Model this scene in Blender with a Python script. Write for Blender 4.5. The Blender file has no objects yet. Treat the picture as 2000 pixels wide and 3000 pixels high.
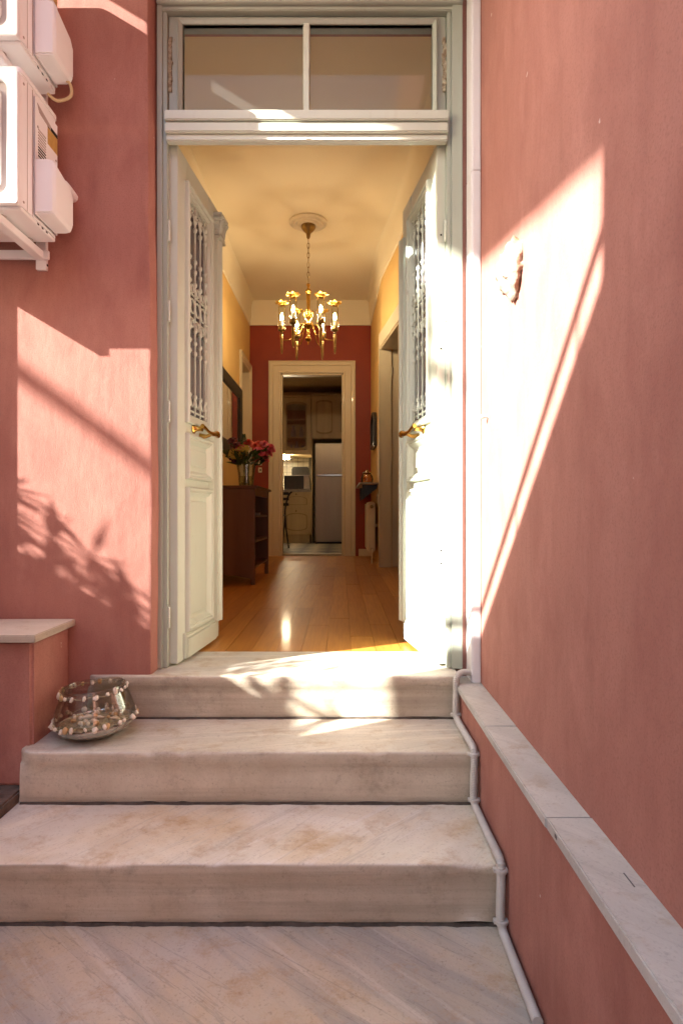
import bpy, bmesh, math, random
from mathutils import Vector, Matrix, noise
R = math.radians
rnd = random.Random(7)
scene = bpy.context.scene
col = scene.collection

# ------------------------------------------------------------------ camera, sky, sun, exposure
F = 1745.0                                   # focal length in photo pixels (2000 x 3000)
cam_d = bpy.data.cameras.new('camera'); cam = bpy.data.objects.new('camera', cam_d); col.objects.link(cam)
cam.location = (0, 0, 0.62); cam.rotation_euler = (R(90), 0, 0)
cam_d.sensor_fit = 'VERTICAL'; cam_d.sensor_height = 36; cam_d.sensor_width = 24; cam_d.lens = F/3000*36
cam_d.clip_start = 0.02; cam_d.clip_end = 3000
scene.camera = cam

SUN = Vector((1, 0.54, -0.60)).normalized()
world = bpy.data.worlds.new('World'); scene.world = world; world.use_nodes = True
wn = world.node_tree.nodes; bg = wn['Background']
sky = wn.new('ShaderNodeTexSky'); sky.sky_type = 'NISHITA'; sky.sun_disc = False
sky.sun_elevation = math.asin(-SUN.z); sky.sun_rotation = math.atan2(-SUN.x, -SUN.y) % (2*math.pi)
sky.air_density = 1.0; sky.dust_density = 2.2; sky.ozone_density = 0.5
world.node_tree.links.new(sky.outputs[0], bg.inputs[0]); bg.inputs[1].default_value = 0.10
sun_d = bpy.data.lights.new('sun', 'SUN'); sun = bpy.data.objects.new('sun', sun_d); col.objects.link(sun)
sun_d.energy = 4.2; sun_d.angle = R(0.53); sun_d.color = (1.0, 0.95, 0.87)
sun.rotation_euler = SUN.to_track_quat('-Z', 'Y').to_euler(); sun.location = (-8, -5, 8)
scene.view_settings.view_transform = 'Standard'; scene.view_settings.look = 'None'
scene.view_settings.exposure = 2.88; scene.view_settings.gamma = 1.0; scene.view_settings.use_curve_mapping = False
scene.render.engine = 'CYCLES'
cy = scene.cycles
cy.use_denoising = True; cy.max_bounces = 10; cy.diffuse_bounces = 6; cy.glossy_bounces = 5
cy.transmission_bounces = 6; cy.transparent_max_bounces = 16; cy.sample_clamp_indirect = 6.0
cy.caustics_reflective = False; cy.caustics_refractive = False

# ------------------------------------------------------------------ helpers
def W(px, py, D):                            # photo pixel + distance -> point
    return Vector(((px-1000)/F*D, D, 0.62-(py-1500)/F*D))
def XX(px, D): return (px-1000)/F*D
def ZZ(py, D): return 0.62-(py-1500)/F*D

OFF = {}
def thing(name, label, cat, loc=(0, 0, 0), rotz=0.0, group=None, local=False):
    o = bpy.data.objects.new(name, None); col.objects.link(o)
    o.location = loc; o.rotation_euler = (0, 0, rotz); o.empty_display_size = 0.1
    o['label'] = label; o['category'] = cat
    if group: o['group'] = group
    OFF[o.name] = Vector((0, 0, 0)) if local else Vector(loc)
    return o
def tag(o, label, cat, group=None):
    o['label'] = label; o['category'] = cat
    if group: o['group'] = group
    return o
def struct(o): o['kind'] = 'structure'; return o
def copy_tree(o, parent=None):
    c = o.copy(); col.objects.link(c); c.parent = parent
    OFF[c.name] = OFF.get(o.name, Vector((0, 0, 0)))
    for ch in list(o.children): copy_tree(ch, c)
    return c
def place(name, mesh, mat4, parent):         # shared mesh data, own transform (world coords of the thing)
    o = bpy.data.objects.new(name, mesh); col.objects.link(o)
    off = OFF.get(parent.name, Vector((0, 0, 0))) if parent else Vector((0, 0, 0))
    o.matrix_basis = Matrix.Translation(-off) @ mat4; o.parent = parent
    OFF[o.name] = off
    return o

class MB:
    def __init__(s): s.v = []; s.f = []
    def add(s, vs, fs):
        n = len(s.v); s.v += [Vector(p) for p in vs]; s.f += [tuple(i+n for i in f) for f in fs]; return s
    def box(s, x0, x1, y0, y1, z0, z1):
        if x0 > x1: x0, x1 = x1, x0
        if y0 > y1: y0, y1 = y1, y0
        if z0 > z1: z0, z1 = z1, z0
        return s.add([(x0,y0,z0),(x1,y0,z0),(x1,y1,z0),(x0,y1,z0),(x0,y0,z1),(x1,y0,z1),(x1,y1,z1),(x0,y1,z1)],
                     [(0,3,2,1),(4,5,6,7),(0,1,5,4),(1,2,6,5),(2,3,7,6),(3,0,4,7)])
    def obox(s, c, ax, ay, az):              # oriented box: centre and three half-axis vectors
        c = Vector(c); ax, ay, az = Vector(ax), Vector(ay), Vector(az)
        vs = [c+sx*ax+sy*ay+sz*az for sz in (-1,1) for sx, sy in ((-1,-1),(1,-1),(1,1),(-1,1))]
        return s.add(vs, [(0,3,2,1),(4,5,6,7),(0,1,5,4),(1,2,6,5),(2,3,7,6),(3,0,4,7)])
    def bar(s, a, b, w, h, up=(0,0,1)):
        a, b = Vector(a), Vector(b); d = (b-a); L = d.length; d.normalize(); up = Vector(up)
        sx = d.cross(up)
        if sx.length < 1e-4: sx = d.cross(Vector((1,0,0)))
        sx.normalize(); uz = sx.cross(d)
        return s.obox((a+b)/2, d*L/2, sx*w/2, uz*h/2)
    def lathe(s, prof, n=16, c=(0,0,0), axis='z', cap=True):
        vs = []; fs = []; c = Vector(c)
        for r, z in prof:
            for i in range(n):
                a = 2*math.pi*i/n; x, y = r*math.cos(a), r*math.sin(a)
                p = (x, y, z) if axis == 'z' else ((x, z, y) if axis == 'y' else (z, x, y))
                vs.append(c+Vector(p))
        m = len(prof)
        for k in range(m-1):
            for i in range(n):
                j = (i+1) % n; q = (k*n+i, k*n+j, (k+1)*n+j, (k+1)*n+i)
                fs.append(q if axis != 'y' else q[::-1])
        if cap:
            if prof[0][0] > 1e-6: fs.append(tuple(range(n))[::-1] if axis != 'y' else tuple(range(n)))
            if prof[-1][0] > 1e-6:
                t = tuple((m-1)*n+i for i in range(n)); fs.append(t if axis != 'y' else t[::-1])
        return s.add(vs, fs)
    def tube(s, pts, r, n=8, cap=True):
        pts = [Vector(p) for p in pts]; rr = r if isinstance(r, (list, tuple)) else [r]*len(pts)
        vs = []; fs = []; up = None
        for k, p in enumerate(pts):
            d = (pts[min(k+1, len(pts)-1)]-pts[max(k-1, 0)]).normalized()
            if up is None:
                up = Vector((0,0,1)) if abs(d.z) < 0.9 else Vector((1,0,0))
            sx = d.cross(up)
            if sx.length < 1e-5: sx = d.cross(Vector((0.3,1,0.2)))
            sx.normalize(); up = sx.cross(d).normalized()
            for i in range(n):
                a = 2*math.pi*i/n; vs.append(p+(sx*math.cos(a)+up*math.sin(a))*rr[k])
        for k in range(len(pts)-1):
            for i in range(n):
                j = (i+1) % n; fs.append((k*n+i, (k+1)*n+i, (k+1)*n+j, k*n+j))
        if cap:
            fs.append(tuple(range(n))); fs.append(tuple((len(pts)-1)*n+i for i in range(n))[::-1])
        return s.add(vs, fs)
    def prism(s, poly, d, origin=(0,0,0), u=(1,0,0), v=(0,0,1)):   # polygon in u,v extruded along vector d
        o = Vector(origin); u, v, d = Vector(u), Vector(v), Vector(d); n = len(poly)
        vs = [o+u*a+v*b for a, b in poly]+[o+u*a+v*b+d for a, b in poly]
        fs = [tuple(range(n))[::-1], tuple(range(n, 2*n))]+[(i, (i+1) % n, (i+1) % n+n, i+n) for i in range(n)]
        return s.add(vs, fs)
    def ring(s, outer, inner, d, origin=(0,0,0), u=(1,0,0), v=(0,0,1)):
        o = Vector(origin); u, v, d = Vector(u), Vector(v), Vector(d); n = len(outer)
        P = lambda pl, k: [o+u*a+v*b+d*k for a, b in pl]
        vs = P(outer, 0)+P(inner, 0)+P(outer, 1)+P(inner, 1); fs = []
        for i in range(n):
            j = (i+1) % n
            fs += [(i, n+i, n+j, j), (2*n+i, 2*n+j, 3*n+j, 3*n+i), (i, j, 2*n+j, 2*n+i), (n+i, 3*n+i, 3*n+j, n+j)]
        return s.add(vs, fs)
    def sweep_rect(s, x0, x1, z0, z1, prof, T):
        """picture-frame moulding: prof = [(inset, height)], T maps (x, z, height) -> point"""
        vs = []; fs = []; m = len(prof)
        for ins, h in prof:
            for x, z in ((x0+ins,z0+ins),(x1-ins,z0+ins),(x1-ins,z1-ins),(x0+ins,z1-ins)): vs.append(T(x, z, h))
        for k in range(m-1):
            for i in range(4):
                j = (i+1) % 4; fs.append((k*4+i, k*4+j, (k+1)*4+j, (k+1)*4+i))
        return s.add(vs, fs)
    def mesh(s, name, mat, bevel=0, smooth=None, off=Vector((0,0,0)), seg=2):
        me = bpy.data.meshes.new(name); me.from_pydata([tuple(p-off) for p in s.v], [], s.f)
        bm = bmesh.new(); bm.from_mesh(me); bmesh.ops.recalc_face_normals(bm, faces=bm.faces)
        if bevel:
            ed = [e for e in bm.edges if len(e.link_faces) == 2 and e.calc_face_angle(0) > R(35)]
            bmesh.ops.bevel(bm, geom=ed, offset=bevel, segments=seg, affect='EDGES', clamp_overlap=True)
        bm.to_mesh(me); bm.free()
        if smooth is not None:
            me.polygons.foreach_set('use_smooth', [True]*len(me.polygons)); me.set_sharp_from_angle(angle=R(smooth))
        if isinstance(mat, (list, tuple)):
            for m in mat: me.materials.append(m)
        elif mat: me.materials.append(mat)
        return me
    def build(s, name, mat, parent=None, bevel=0, smooth=None, seg=2):
        off = OFF.get(parent.name, Vector((0,0,0))) if parent else Vector((0,0,0))
        o = bpy.data.objects.new(name, s.mesh(name, mat, bevel, smooth, off, seg)); col.objects.link(o)
        o.parent = parent; OFF[o.name] = off
        return o
def bx(name, mat, parent, *b, bevel=0, smooth=None): return MB().box(*b).build(name, mat, parent, bevel, smooth)
def rrect(x0, x1, z0, z1, r, n=5):
    pts = []
    for cx, cz, a0 in ((x1-r,z1-r,0),(x0+r,z1-r,90),(x0+r,z0+r,180),(x1-r,z0+r,270)):
        for k in range(n+1):
            a = R(a0+90*k/n); pts.append((cx+r*math.cos(a), cz+r*math.sin(a)))
    return pts
def arc(c, r, a0, a1, n): return [(c[0]+r*math.cos(R(a0+(a1-a0)*k/n)), c[1]+r*math.sin(R(a0+(a1-a0)*k/n))) for k in range(n+1)]
def spline(pts, n=10):
    pts = [Vector(p) for p in pts]; out = []
    for i in range(len(pts)-1):
        p0, p1, p2, p3 = pts[max(i-1,0)], pts[i], pts[i+1], pts[min(i+2, len(pts)-1)]
        for k in range(n):
            t = k/n; out.append(0.5*((2*p1)+(p2-p0)*t+(2*p0-5*p1+4*p2-p3)*t*t+(3*p1-p0-3*p2+p3)*t**3))
    out.append(pts[-1]); return out

# ------------------------------------------------------------------ materials
def nt(name):
    m = bpy.data.materials.new(name); m.use_nodes = True; t = m.node_tree
    return m, t, t.nodes['Principled BSDF']
def ramp(t, fac, stops):
    n = t.nodes.new('ShaderNodeValToRGB'); t.links.new(fac, n.inputs[0]); e = n.color_ramp.elements
    while len(e) < len(stops): e.new(0.5)
    for el, (p, c) in zip(e, stops): el.position = p; el.color = (c[0], c[1], c[2], 1) if not isinstance(c, float) else (c, c, c, 1)
    return n.outputs[0]
def tnoise(t, scale, stretch=(1,1,1), rot=(0,0,0), detail=5, rough=0.55, dist=0.0, world_co=False):
    if world_co: co = t.nodes.new('ShaderNodeNewGeometry').outputs['Position']
    else: co = t.nodes.new('ShaderNodeTexCoord').outputs['Object']
    if any(rot):
        m0 = t.nodes.new('ShaderNodeMapping'); m0.inputs['Rotation'].default_value = rot; t.links.new(co, m0.inputs[0]); co = m0.outputs[0]
    mp = t.nodes.new('ShaderNodeMapping'); mp.inputs['Scale'].default_value = stretch; t.links.new(co, mp.inputs[0]); n = t.nodes.new('ShaderNodeTexNoise'); t.links.new(mp.outputs[0], n.inputs[0])
    n.inputs['Scale'].default_value = scale; n.inputs['Detail'].default_value = detail
    n.inputs['Roughness'].default_value = rough; n.inputs['Distortion'].default_value = dist
    return n.outputs[0]
def mix(t, fac, a, b, mode='MIX'):
    n = t.nodes.new('ShaderNodeMix'); n.data_type = 'RGBA'; n.blend_type = mode
    for sock, val in ((n.inputs[0], fac), (n.inputs[6], a), (n.inputs[7], b)):
        if isinstance(val, bpy.types.NodeSocket): t.links.new(val, sock)
        elif isinstance(val, tuple): sock.default_value = (*val, 1)
        else: sock.default_value = val
    return n.outputs[2]
def bump(t, bs, h, strength, dist, prev=None):
    n = t.nodes.new('ShaderNodeBump'); n.inputs['Strength'].default_value = strength; n.inputs['Distance'].default_value = dist
    t.links.new(h, n.inputs['Height'])
    if prev: t.links.new(prev, n.inputs['Normal'])
    t.links.new(n.outputs[0], bs.inputs['Normal']); return n.outputs[0]
def M(name, c1, c2=None, scale=6, rough=0.5, metal=0, bp=0, bscale=60, stretch=(1,1,1), spec=0.5, coat=0, detail=5, bdist=0.002, lo=0.35, hi=0.65):
    m, t, b = nt(name); b.inputs['Roughness'].default_value = rough; b.inputs['Metallic'].default_value = metal
    b.inputs['Specular IOR Level'].default_value = spec; b.inputs['Coat Weight'].default_value = coat
    c2 = c2 or tuple(x*0.82 for x in c1)
    t.links.new(ramp(t, tnoise(t, scale, stretch, detail=detail), [(lo, c2), (hi, c1)]), b.inputs['Base Color'])
    if bp: bump(t, b, tnoise(t, bscale, stretch), bp, bdist)
    return m
def plaster(name, c, c2, grain=1.0):
    m, t, b = nt(name); b.inputs['Roughness'].default_value = 0.85; b.inputs['Specular IOR Level'].default_value = 0.25
    big = tnoise(t, 1.3, (1,1,0.45), detail=6, rough=0.6, dist=0.4); mid = tnoise(t, 7, (1,1,0.5), detail=7, rough=0.65, dist=0.3)
    streak = tnoise(t, 7, (1,1,0.09), detail=7, rough=0.7, dist=0.25); fine = tnoise(t, 190, detail=3)
    cc = mix(t, ramp(t, big, [(0.32, 0.0), (0.68, 1.0)]), c, c2)
    cc = mix(t, ramp(t, mid, [(0.42, 0.0), (0.66, 0.7)]), cc, tuple(x*y for x, y in zip(c2, (0.86,0.80,0.82))))
    cc = mix(t, ramp(t, streak, [(0.50, 0.0), (0.72, 0.42)]), cc, tuple(x*0.72 for x in c2))
    cc = mix(t, ramp(t, fine, [(0.50, 0.0), (0.72, 0.5)]), cc, tuple(x*0.55 for x in c))
    st = tnoise(t, 5.2, (1,1,0.6), detail=9, rough=0.72)
    cc = mix(t, ramp(t, st, [(0.56, 0.0), (0.76, 0.35)]), cc, tuple(min(1, x*1.25+0.03) for x in c))
    chip = tnoise(t, 21, detail=4, rough=0.5)
    cc = mix(t, ramp(t, chip, [(0.755, 0.0), (0.775, 0.7)]), cc, (0.62,0.52,0.46))
    t.links.new(cc, b.inputs['Base Color'])
    n1 = bump(t, b, tnoise(t, 24, (1,1,0.35), detail=6, rough=0.6), 0.35*grain, 0.004)
    n2 = bump(t, b, tnoise(t, 240, detail=4, rough=0.65), 0.55*grain, 0.002, n1)
    bump(t, b, tnoise(t, 5, detail=4), 0.4, 0.012, n2)
    return m
pink = plaster('terracotta_plaster', (0.42, 0.200, 0.158), (0.345, 0.152, 0.118))
def stone(name, tread, tread2, riser, riser2, vein=(0.30,0.30,0.30), rot=0.4, vs=1.0):
    m, t, b = nt(name); b.inputs['Specular IOR Level'].default_value = 0.4
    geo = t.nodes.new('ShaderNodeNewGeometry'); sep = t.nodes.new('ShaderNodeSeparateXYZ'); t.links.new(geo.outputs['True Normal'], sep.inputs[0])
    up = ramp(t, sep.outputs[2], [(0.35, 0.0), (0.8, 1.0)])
    N_ = lambda *a, **k: tnoise(t, *a, world_co=True, **k)
    big = N_(2.4, (1,1.2,1), detail=7, rough=0.6, dist=0.6)
    v = N_(3.0, (0.22,2.4,1.0), (0,0,rot), detail=9, rough=0.62, dist=0.35)
    v2 = N_(8.0, (0.12,2.4,1.0), (0,0,rot+0.06), detail=8, rough=0.65, dist=0.2)
    v3 = N_(5.0, (0.16,3.0,1.0), (0,0,rot-0.1), detail=6, dist=0.8)
    blot = N_(6.5, (1,1.2,1), detail=10, rough=0.74); speck = N_(150, detail=3); pit = N_(46, detail=6, rough=0.7)
    tc = mix(t, ramp(t, big, [(0.36, 0.0), (0.64, 1.0)]), tread, tread2)
    tc = mix(t, ramp(t, v, [(0.43, 0.0), (0.60, 0.85*vs)]), tc, vein)
    tc = mix(t, ramp(t, v2, [(0.55, 0.0), (0.66, 0.6*vs)]), tc, tuple(min(0.8, x*1.25) for x in tread))
    tc = mix(t, ramp(t, v3, [(0.485, 0.0), (0.5, 0.45*vs), (0.515, 0.0)]), tc, tuple(x*0.6 for x in vein))
    tc = mix(t, ramp(t, blot, [(0.52, 0.0), (0.69, 0.75)]), tc, tuple(x*y for x, y in zip(tread2, (0.70,0.54,0.36))))
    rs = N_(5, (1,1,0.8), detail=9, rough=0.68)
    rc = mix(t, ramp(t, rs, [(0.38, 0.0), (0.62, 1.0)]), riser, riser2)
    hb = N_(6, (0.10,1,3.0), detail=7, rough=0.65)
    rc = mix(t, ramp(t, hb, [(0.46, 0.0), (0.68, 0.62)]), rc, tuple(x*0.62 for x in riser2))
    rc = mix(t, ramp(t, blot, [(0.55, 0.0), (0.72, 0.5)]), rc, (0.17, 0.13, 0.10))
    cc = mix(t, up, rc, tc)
    cc = mix(t, ramp(t, pit, [(0.60, 0.0), (0.72, 0.5)]), cc, tuple(x*0.5 for x in riser2))
    cc = mix(t, ramp(t, speck, [(0.57, 0.0), (0.75, 0.35)]), cc, tuple(x*0.45 for x in riser2))
    t.links.new(cc, b.inputs['Base Color'])
    t.links.new(ramp(t, big, [(0.3, 0.38), (0.7, 0.62)]), b.inputs['Roughness'])
    n1 = bump(t, b, N_(110, detail=5, rough=0.7), 0.45, 0.002)
    bump(t, b, N_(14, detail=8, rough=0.65), 0.35, 0.006, n1)
    return m
stone_a = stone('worn_marble', (0.62,0.59,0.50), (0.52,0.47,0.37), (0.59,0.525,0.42), (0.48,0.41,0.315), (0.45,0.43,0.38), -0.15, 0.7)
stone_c = stone('stained_marble', (0.74,0.72,0.63), (0.60,0.505,0.35), (0.57,0.495,0.395), (0.47,0.395,0.30), (0.58,0.565,0.505), -0.80, 0.7)
stone_d = stone('veined_marble', (0.52,0.49,0.43), (0.53,0.44,0.31), (0.40,0.33,0.25), (0.32,0.25,0.19), (0.30,0.295,0.28), 0.72, 0.85)
coping_m = stone('grey_coping_marble', (0.58,0.575,0.53), (0.52,0.505,0.455), (0.52,0.52,0.49), (0.46,0.455,0.43), (0.40,0.395,0.37), 0.9, 0.5)
cap_m = stone('cream_cap_marble', (0.67,0.61,0.50), (0.61,0.54,0.43), (0.50,0.44,0.36), (0.44,0.38,0.30), (0.54,0.50,0.43), 0.2, 0.4)
def paint(name, c, dirt=0.35, rough=0.38, coat=0.15):
    m, t, b = nt(name); b.inputs['Roughness'].default_value = rough; b.inputs['Coat Weight'].default_value = coat
    big = tnoise(t, 3, (1,1,0.4), detail=5); d = tnoise(t, 16, (1,1,0.25), detail=8, rough=0.7)
    cc = mix(t, ramp(t, big, [(0.3, 0.0), (0.7, 1.0)]), c, tuple(x*0.93 for x in c))
    cc = mix(t, ramp(t, d, [(0.56, 0.0), (0.8, dirt)]), cc, (c[0]*0.55, c[1]*0.48, c[2]*0.38))
    ck = tnoise(t, 34, (1,1,0.5), detail=7, rough=0.7)
    cc = mix(t, ramp(t, ck, [(0.66, 0.0), (0.70, dirt*1.6)]), cc, (0.30,0.25,0.18))
    t.links.new(cc, b.inputs['Base Color'])
    n1 = bump(t, b, tnoise(t, 60, (1,1,0.06), detail=3), 0.22, 0.001)
    bump(t, b, tnoise(t, 22, detail=4), 0.10, 0.003, n1)
    return m
door_p = paint('pale_sage_door_paint', (0.56, 0.595, 0.50))
frame_p = paint('grey_green_frame_paint', (0.37, 0.40, 0.33), 0.5)
ac_m = paint('ac_enamel', (0.62,0.58,0.50), 0.4, 0.42, 0.05)
cream_p = paint('cream_trim_paint', (0.70, 0.60, 0.42), 0.2, 0.45)
white_p = M('white_plastic', (0.72,0.70,0.71), (0.66,0.64,0.65), 4, 0.4)
ac_m = None
ac_dark = M('ac_shadow_grey', (0.42,0.36,0.33), (0.36,0.31,0.28), 8, 0.5)
brass = M('brass', (0.66,0.40,0.10), (0.46,0.27,0.06), 18, 0.22, 1.0, bp=0.05)
brass_d = M('aged_brass', (0.36,0.25,0.10), (0.24,0.16,0.07), 25, 0.34, 1.0)
black_m = M('black_metal', (0.02,0.018,0.016), (0.03,0.026,0.022), 20, 0.4)
hole_m = M('dark_hole', (0.012,0.010,0.009), None, 20, 0.9)
rust_m = M('flaking_rust', (0.20,0.14,0.08), (0.42,0.38,0.28), 60, 0.8, bp=0.9, bscale=110, bdist=0.004, detail=8)
yellow_w = M('ochre_wall_paint', (0.74,0.50,0.19), (0.70,0.46,0.17), 2, 0.7, bp=0.12, bscale=90)
ceil_m = M('cream_ceiling_paint', (0.82,0.74,0.57), (0.78,0.70,0.53), 1.2, 0.75, bp=0.1, bscale=50)
red_w = M('brick_red_wall_paint', (0.29,0.036,0.010), (0.24,0.028,0.008), 2, 0.6, bp=0.12, bscale=90)
dark_wood = M('dark_stained_wood', (0.15,0.066,0.026), (0.10,0.040,0.015), 9, 0.38, stretch=(1,1,0.12), bp=0.1)
black_wood = M('black_frame_wood', (0.03,0.022,0.016), (0.018,0.013,0.010), 12, 0.35)
kit_wood = M('cream_kitchen_wood', (0.68,0.56,0.34), (0.58,0.46,0.26), 7, 0.45, stretch=(1,1,0.15))
kit_dark = M('antiqued_kitchen_trim', (0.48,0.36,0.19), (0.38,0.28,0.14), 7, 0.45, stretch=(1,1,0.15))
steel = M('fridge_steel', (0.48,0.39,0.30), (0.42,0.34,0.26), 3, 0.30, 0.45, stretch=(1,1,0.1))
tile_w = M('white_wall_tile', (0.62,0.58,0.48), (0.56,0.52,0.42), 9, 0.2)
grout_m = M('grey_grout', (0.16,0.14,0.11), None, 30, 0.9)
micro_m = M('microwave_grey', (0.45,0.42,0.40), None, 9, 0.35)
rad_m = M('radiator_enamel', (0.74,0.66,0.48), (0.70,0.62,0.44), 6, 0.4)
leaf_m = M('bouquet_leaf', (0.07,0.13,0.035), (0.04,0.085,0.022), 25, 0.45)
stem_m = M('flower_stem', (0.09,0.14,0.035), (0.06,0.10,0.025), 25, 0.5)
bark_m = M('tree_bark', (0.16,0.12,0.09), (0.09,0.07,0.05), 14, 0.9, bp=0.6, bscale=30, bdist=0.01)
shrub_m = M('shrub_leaf', (0.06,0.10,0.03), (0.035,0.065,0.02), 12, 0.5)
cream_house = plaster('cream_plaster', (0.60,0.58,0.52), (0.53,0.51,0.45), 0.6)
concrete_m = M('concrete', (0.36,0.33,0.30), (0.28,0.25,0.22), 3, 0.9, bp=0.4, bscale=60)
paving_m = M('dark_stained_paving', (0.17,0.13,0.10), (0.08,0.06,0.045), 14, 0.9, bp=0.8, bscale=45, bdist=0.01, detail=8)
ground_m = M('beige_ground', (0.36,0.345,0.31), (0.28,0.265,0.24), 2, 0.95, bp=0.5, bscale=20, bdist=0.02)
shell_m = M('pale_shell', (0.76,0.70,0.60), (0.64,0.54,0.42), 45, 0.4, bp=0.4, bscale=160)
shell_o = M('ochre_shell', (0.62,0.42,0.20), (0.45,0.27,0.12), 45, 0.4, bp=0.4, bscale=160)
petal_dry = M('dried_petals', (0.40,0.34,0.20), (0.24,0.22,0.15), 40, 0.8)
rose_stone = M('ornament_stone', (0.34,0.28,0.22), (0.17,0.09,0.04), 16, 0.85, bp=0.9, bscale=40, bdist=0.01, detail=8, lo=0.30, hi=0.52)
hose_m = M('grey_conduit', (0.56,0.54,0.50), (0.48,0.455,0.41), 12, 0.5)
scratch_m = M('dark_scratch', (0.14,0.135,0.13), None, 30, 0.9)

def glass(name, tint=(1,1,1), gloss=0.12, rough=0.02, dust=0.0, dustc=(0.5,0.45,0.38)):
    m, t, b = nt(name); t.nodes.remove(b); out = t.nodes['Material Output']
    tr = t.nodes.new('ShaderNodeBsdfTransparent'); tr.inputs[0].default_value = (*tint, 1)
    gl = t.nodes.new('ShaderNodeBsdfGlossy'); gl.inputs['Roughness'].default_value = rough
    fr = t.nodes.new('ShaderNodeLayerWeight'); fr.inputs[0].default_value = 0.25
    f = ramp(t, fr.outputs['Fresnel'], [(0.0, gloss*0.6), (1.0, min(1.0, gloss*6))])
    a = t.nodes.new('ShaderNodeMixShader'); t.links.new(f, a.inputs[0]); t.links.new(tr.outputs[0], a.inputs[1]); t.links.new(gl.outputs[0], a.inputs[2])
    last = a.outputs[0]
    if dust:
        df = t.nodes.new('ShaderNodeBsdfDiffuse'); df.inputs[0].default_value = (*dustc, 1)
        c = t.nodes.new('ShaderNodeMixShader'); nf = ramp(t, tnoise(t, 4, (1,1,0.5), detail=8, rough=0.7), [(0.3, dust*0.85), (0.8, min(1.0, dust*1.25))])
        t.links.new(nf, c.inputs[0]); t.links.new(last, c.inputs[1]); t.links.new(df.outputs[0], c.inputs[2]); last = c.outputs[0]
    t.links.new(last, out.inputs[0]); return m
clear_g = glass('clear_glass', (0.93,0.95,0.93), 0.14)
bowl_g = glass('bowl_glass', (0.93,0.925,0.885), 0.075)
amber_g = glass('amber_glass', (1.0,0.80,0.48), 0.2)
trans_g = glass('dusty_transom_glass', (0.86,0.90,0.95), 0.02, 0.03, 0.05, (0.40,0.38,0.33))
door_g = glass('dusty_door_glass', (0.40,0.38,0.40), 0.28, 0.08, 0.50, (0.26,0.24,0.25))
mirror_m = M('mirror_silver', (0.78,0.74,0.66), (0.74,0.70,0.62), 3, 0.04, 1.0)
def emis(name, c, s):
    m, t, b = nt(name); b.inputs['Base Color'].default_value = (*c, 1); b.inputs['Emission Color'].default_value = (*c, 1); b.inputs['Emission Strength'].default_value = s
    return m
bulb_m = emis('lit_bulb', (1.0, 0.75, 0.46), 88.0)
tubelamp_m = emis('lit_tube', (1.0, 0.82, 0.52), 62.0)
def woodfloor():
    m, t, b = nt('oak_planks'); b.inputs['Roughness'].default_value = 0.42; b.inputs['Specular IOR Level'].default_value = 0.25; b.inputs['Coat Weight'].default_value = 0.22; b.inputs['Coat Roughness'].default_value = 0.10
    oi = t.nodes.new('ShaderNodeObjectInfo'); g = tnoise(t, 9, (7,0.35,1), detail=6, rough=0.6, world_co=True)
    c = mix(t, ramp(t, oi.outputs['Random'], [(0.0, 0.0), (1.0, 1.0)]), (0.42,0.165,0.026), (0.56,0.25,0.048))
    c = mix(t, ramp(t, g, [(0.40, 0.0), (0.72, 0.55)]), c, (0.29,0.10,0.015))
    t.links.new(c, b.inputs['Base Color'])
    bump(t, b, g, 0.05, 0.001); return m
oak = woodfloor()
def kfloor():
    m, t, b = nt('patterned_kitchen_floor'); b.inputs['Roughness'].default_value = 0.65; b.inputs['Specular IOR Level'].default_value = 0.2
    co = t.nodes.new('ShaderNodeTexCoord').outputs['Object']; mp = t.nodes.new('ShaderNodeMapping'); mp.inputs['Rotation'].default_value = (0,0,R(45)); t.links.new(co, mp.inputs[0])
    ch = t.nodes.new('ShaderNodeTexChecker'); ch.inputs['Scale'].default_value = 3.5; t.links.new(mp.outputs[0], ch.inputs[0])
    ch.inputs[1].default_value = (0.22,0.165,0.10,1); ch.inputs[2].default_value = (0.05,0.03,0.016,1)
    t.links.new(ch.outputs[0], b.inputs['Base Color']); return m
kfloor_m = kfloor()

# ------------------------------------------------------------------ ground
g = MB().add([(-400,-400,-0.70),(400,-400,-0.70),(400,400,-0.70),(-400,400,-0.70)], [(0,1,2,3)]).build('ground', ground_m); struct(g)
p = MB().box(-2.4, -1.064, 0.6, 2.275, -0.695, -0.302).build('raised_paving', paving_m, None, 0.006); struct(p)

# ------------------------------------------------------------------ house front
YF = 2.27
hf = thing('house_front', 'terracotta plastered house front around the open double door', 'house', (-2.5, YF, -0.695))
def wallbox(name, parent, x0, x1, y0, y1, z0, z1, bev=0.012, mat=pink):
    return MB().box(x0, x1, y0, y1, z0, z1).build(name, mat, parent, bev, 40, seg=3)
# left panel: corner edge slightly wobbly as hand plastered
m = MB(); N = 60
zs = [-0.694+(4.6+0.694)*k/N for k in range(N+1)]
prof = lambda z: -0.728+0.007*math.sin(z*1.7+0.6)+0.0035*noise.noise(Vector((z*9, 0.3, 0)))
rows = []
for z in zs:
    e = prof(z); rows.append([(-4.5,YF,z),(e-0.014,YF,z),(e-0.004,YF+0.004,z),(e,YF+0.014,z),(e+0.004,2.60,z),(-4.5,2.60,z)])
vs = [p for r in rows for p in r]; fs = []
for k in range(N):
    for i in range(6):
        j = (i+1) % 6; fs.append((k*6+i, k*6+j, (k+1)*6+j, (k+1)*6+i))
fs += [tuple(range(6))[::-1], tuple(N*6+i for i in range(6))]
m.add(vs, fs).build('wall', pink, hf, 0, 30)
wallbox('lintel_wall', hf, -0.735, 0.60, YF, 2.60, 2.685, 4.6)
wallbox('wall_return', hf, 0.476, 0.58, 2.362, 2.60, -0.69, 2.69, 0.004)
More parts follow.
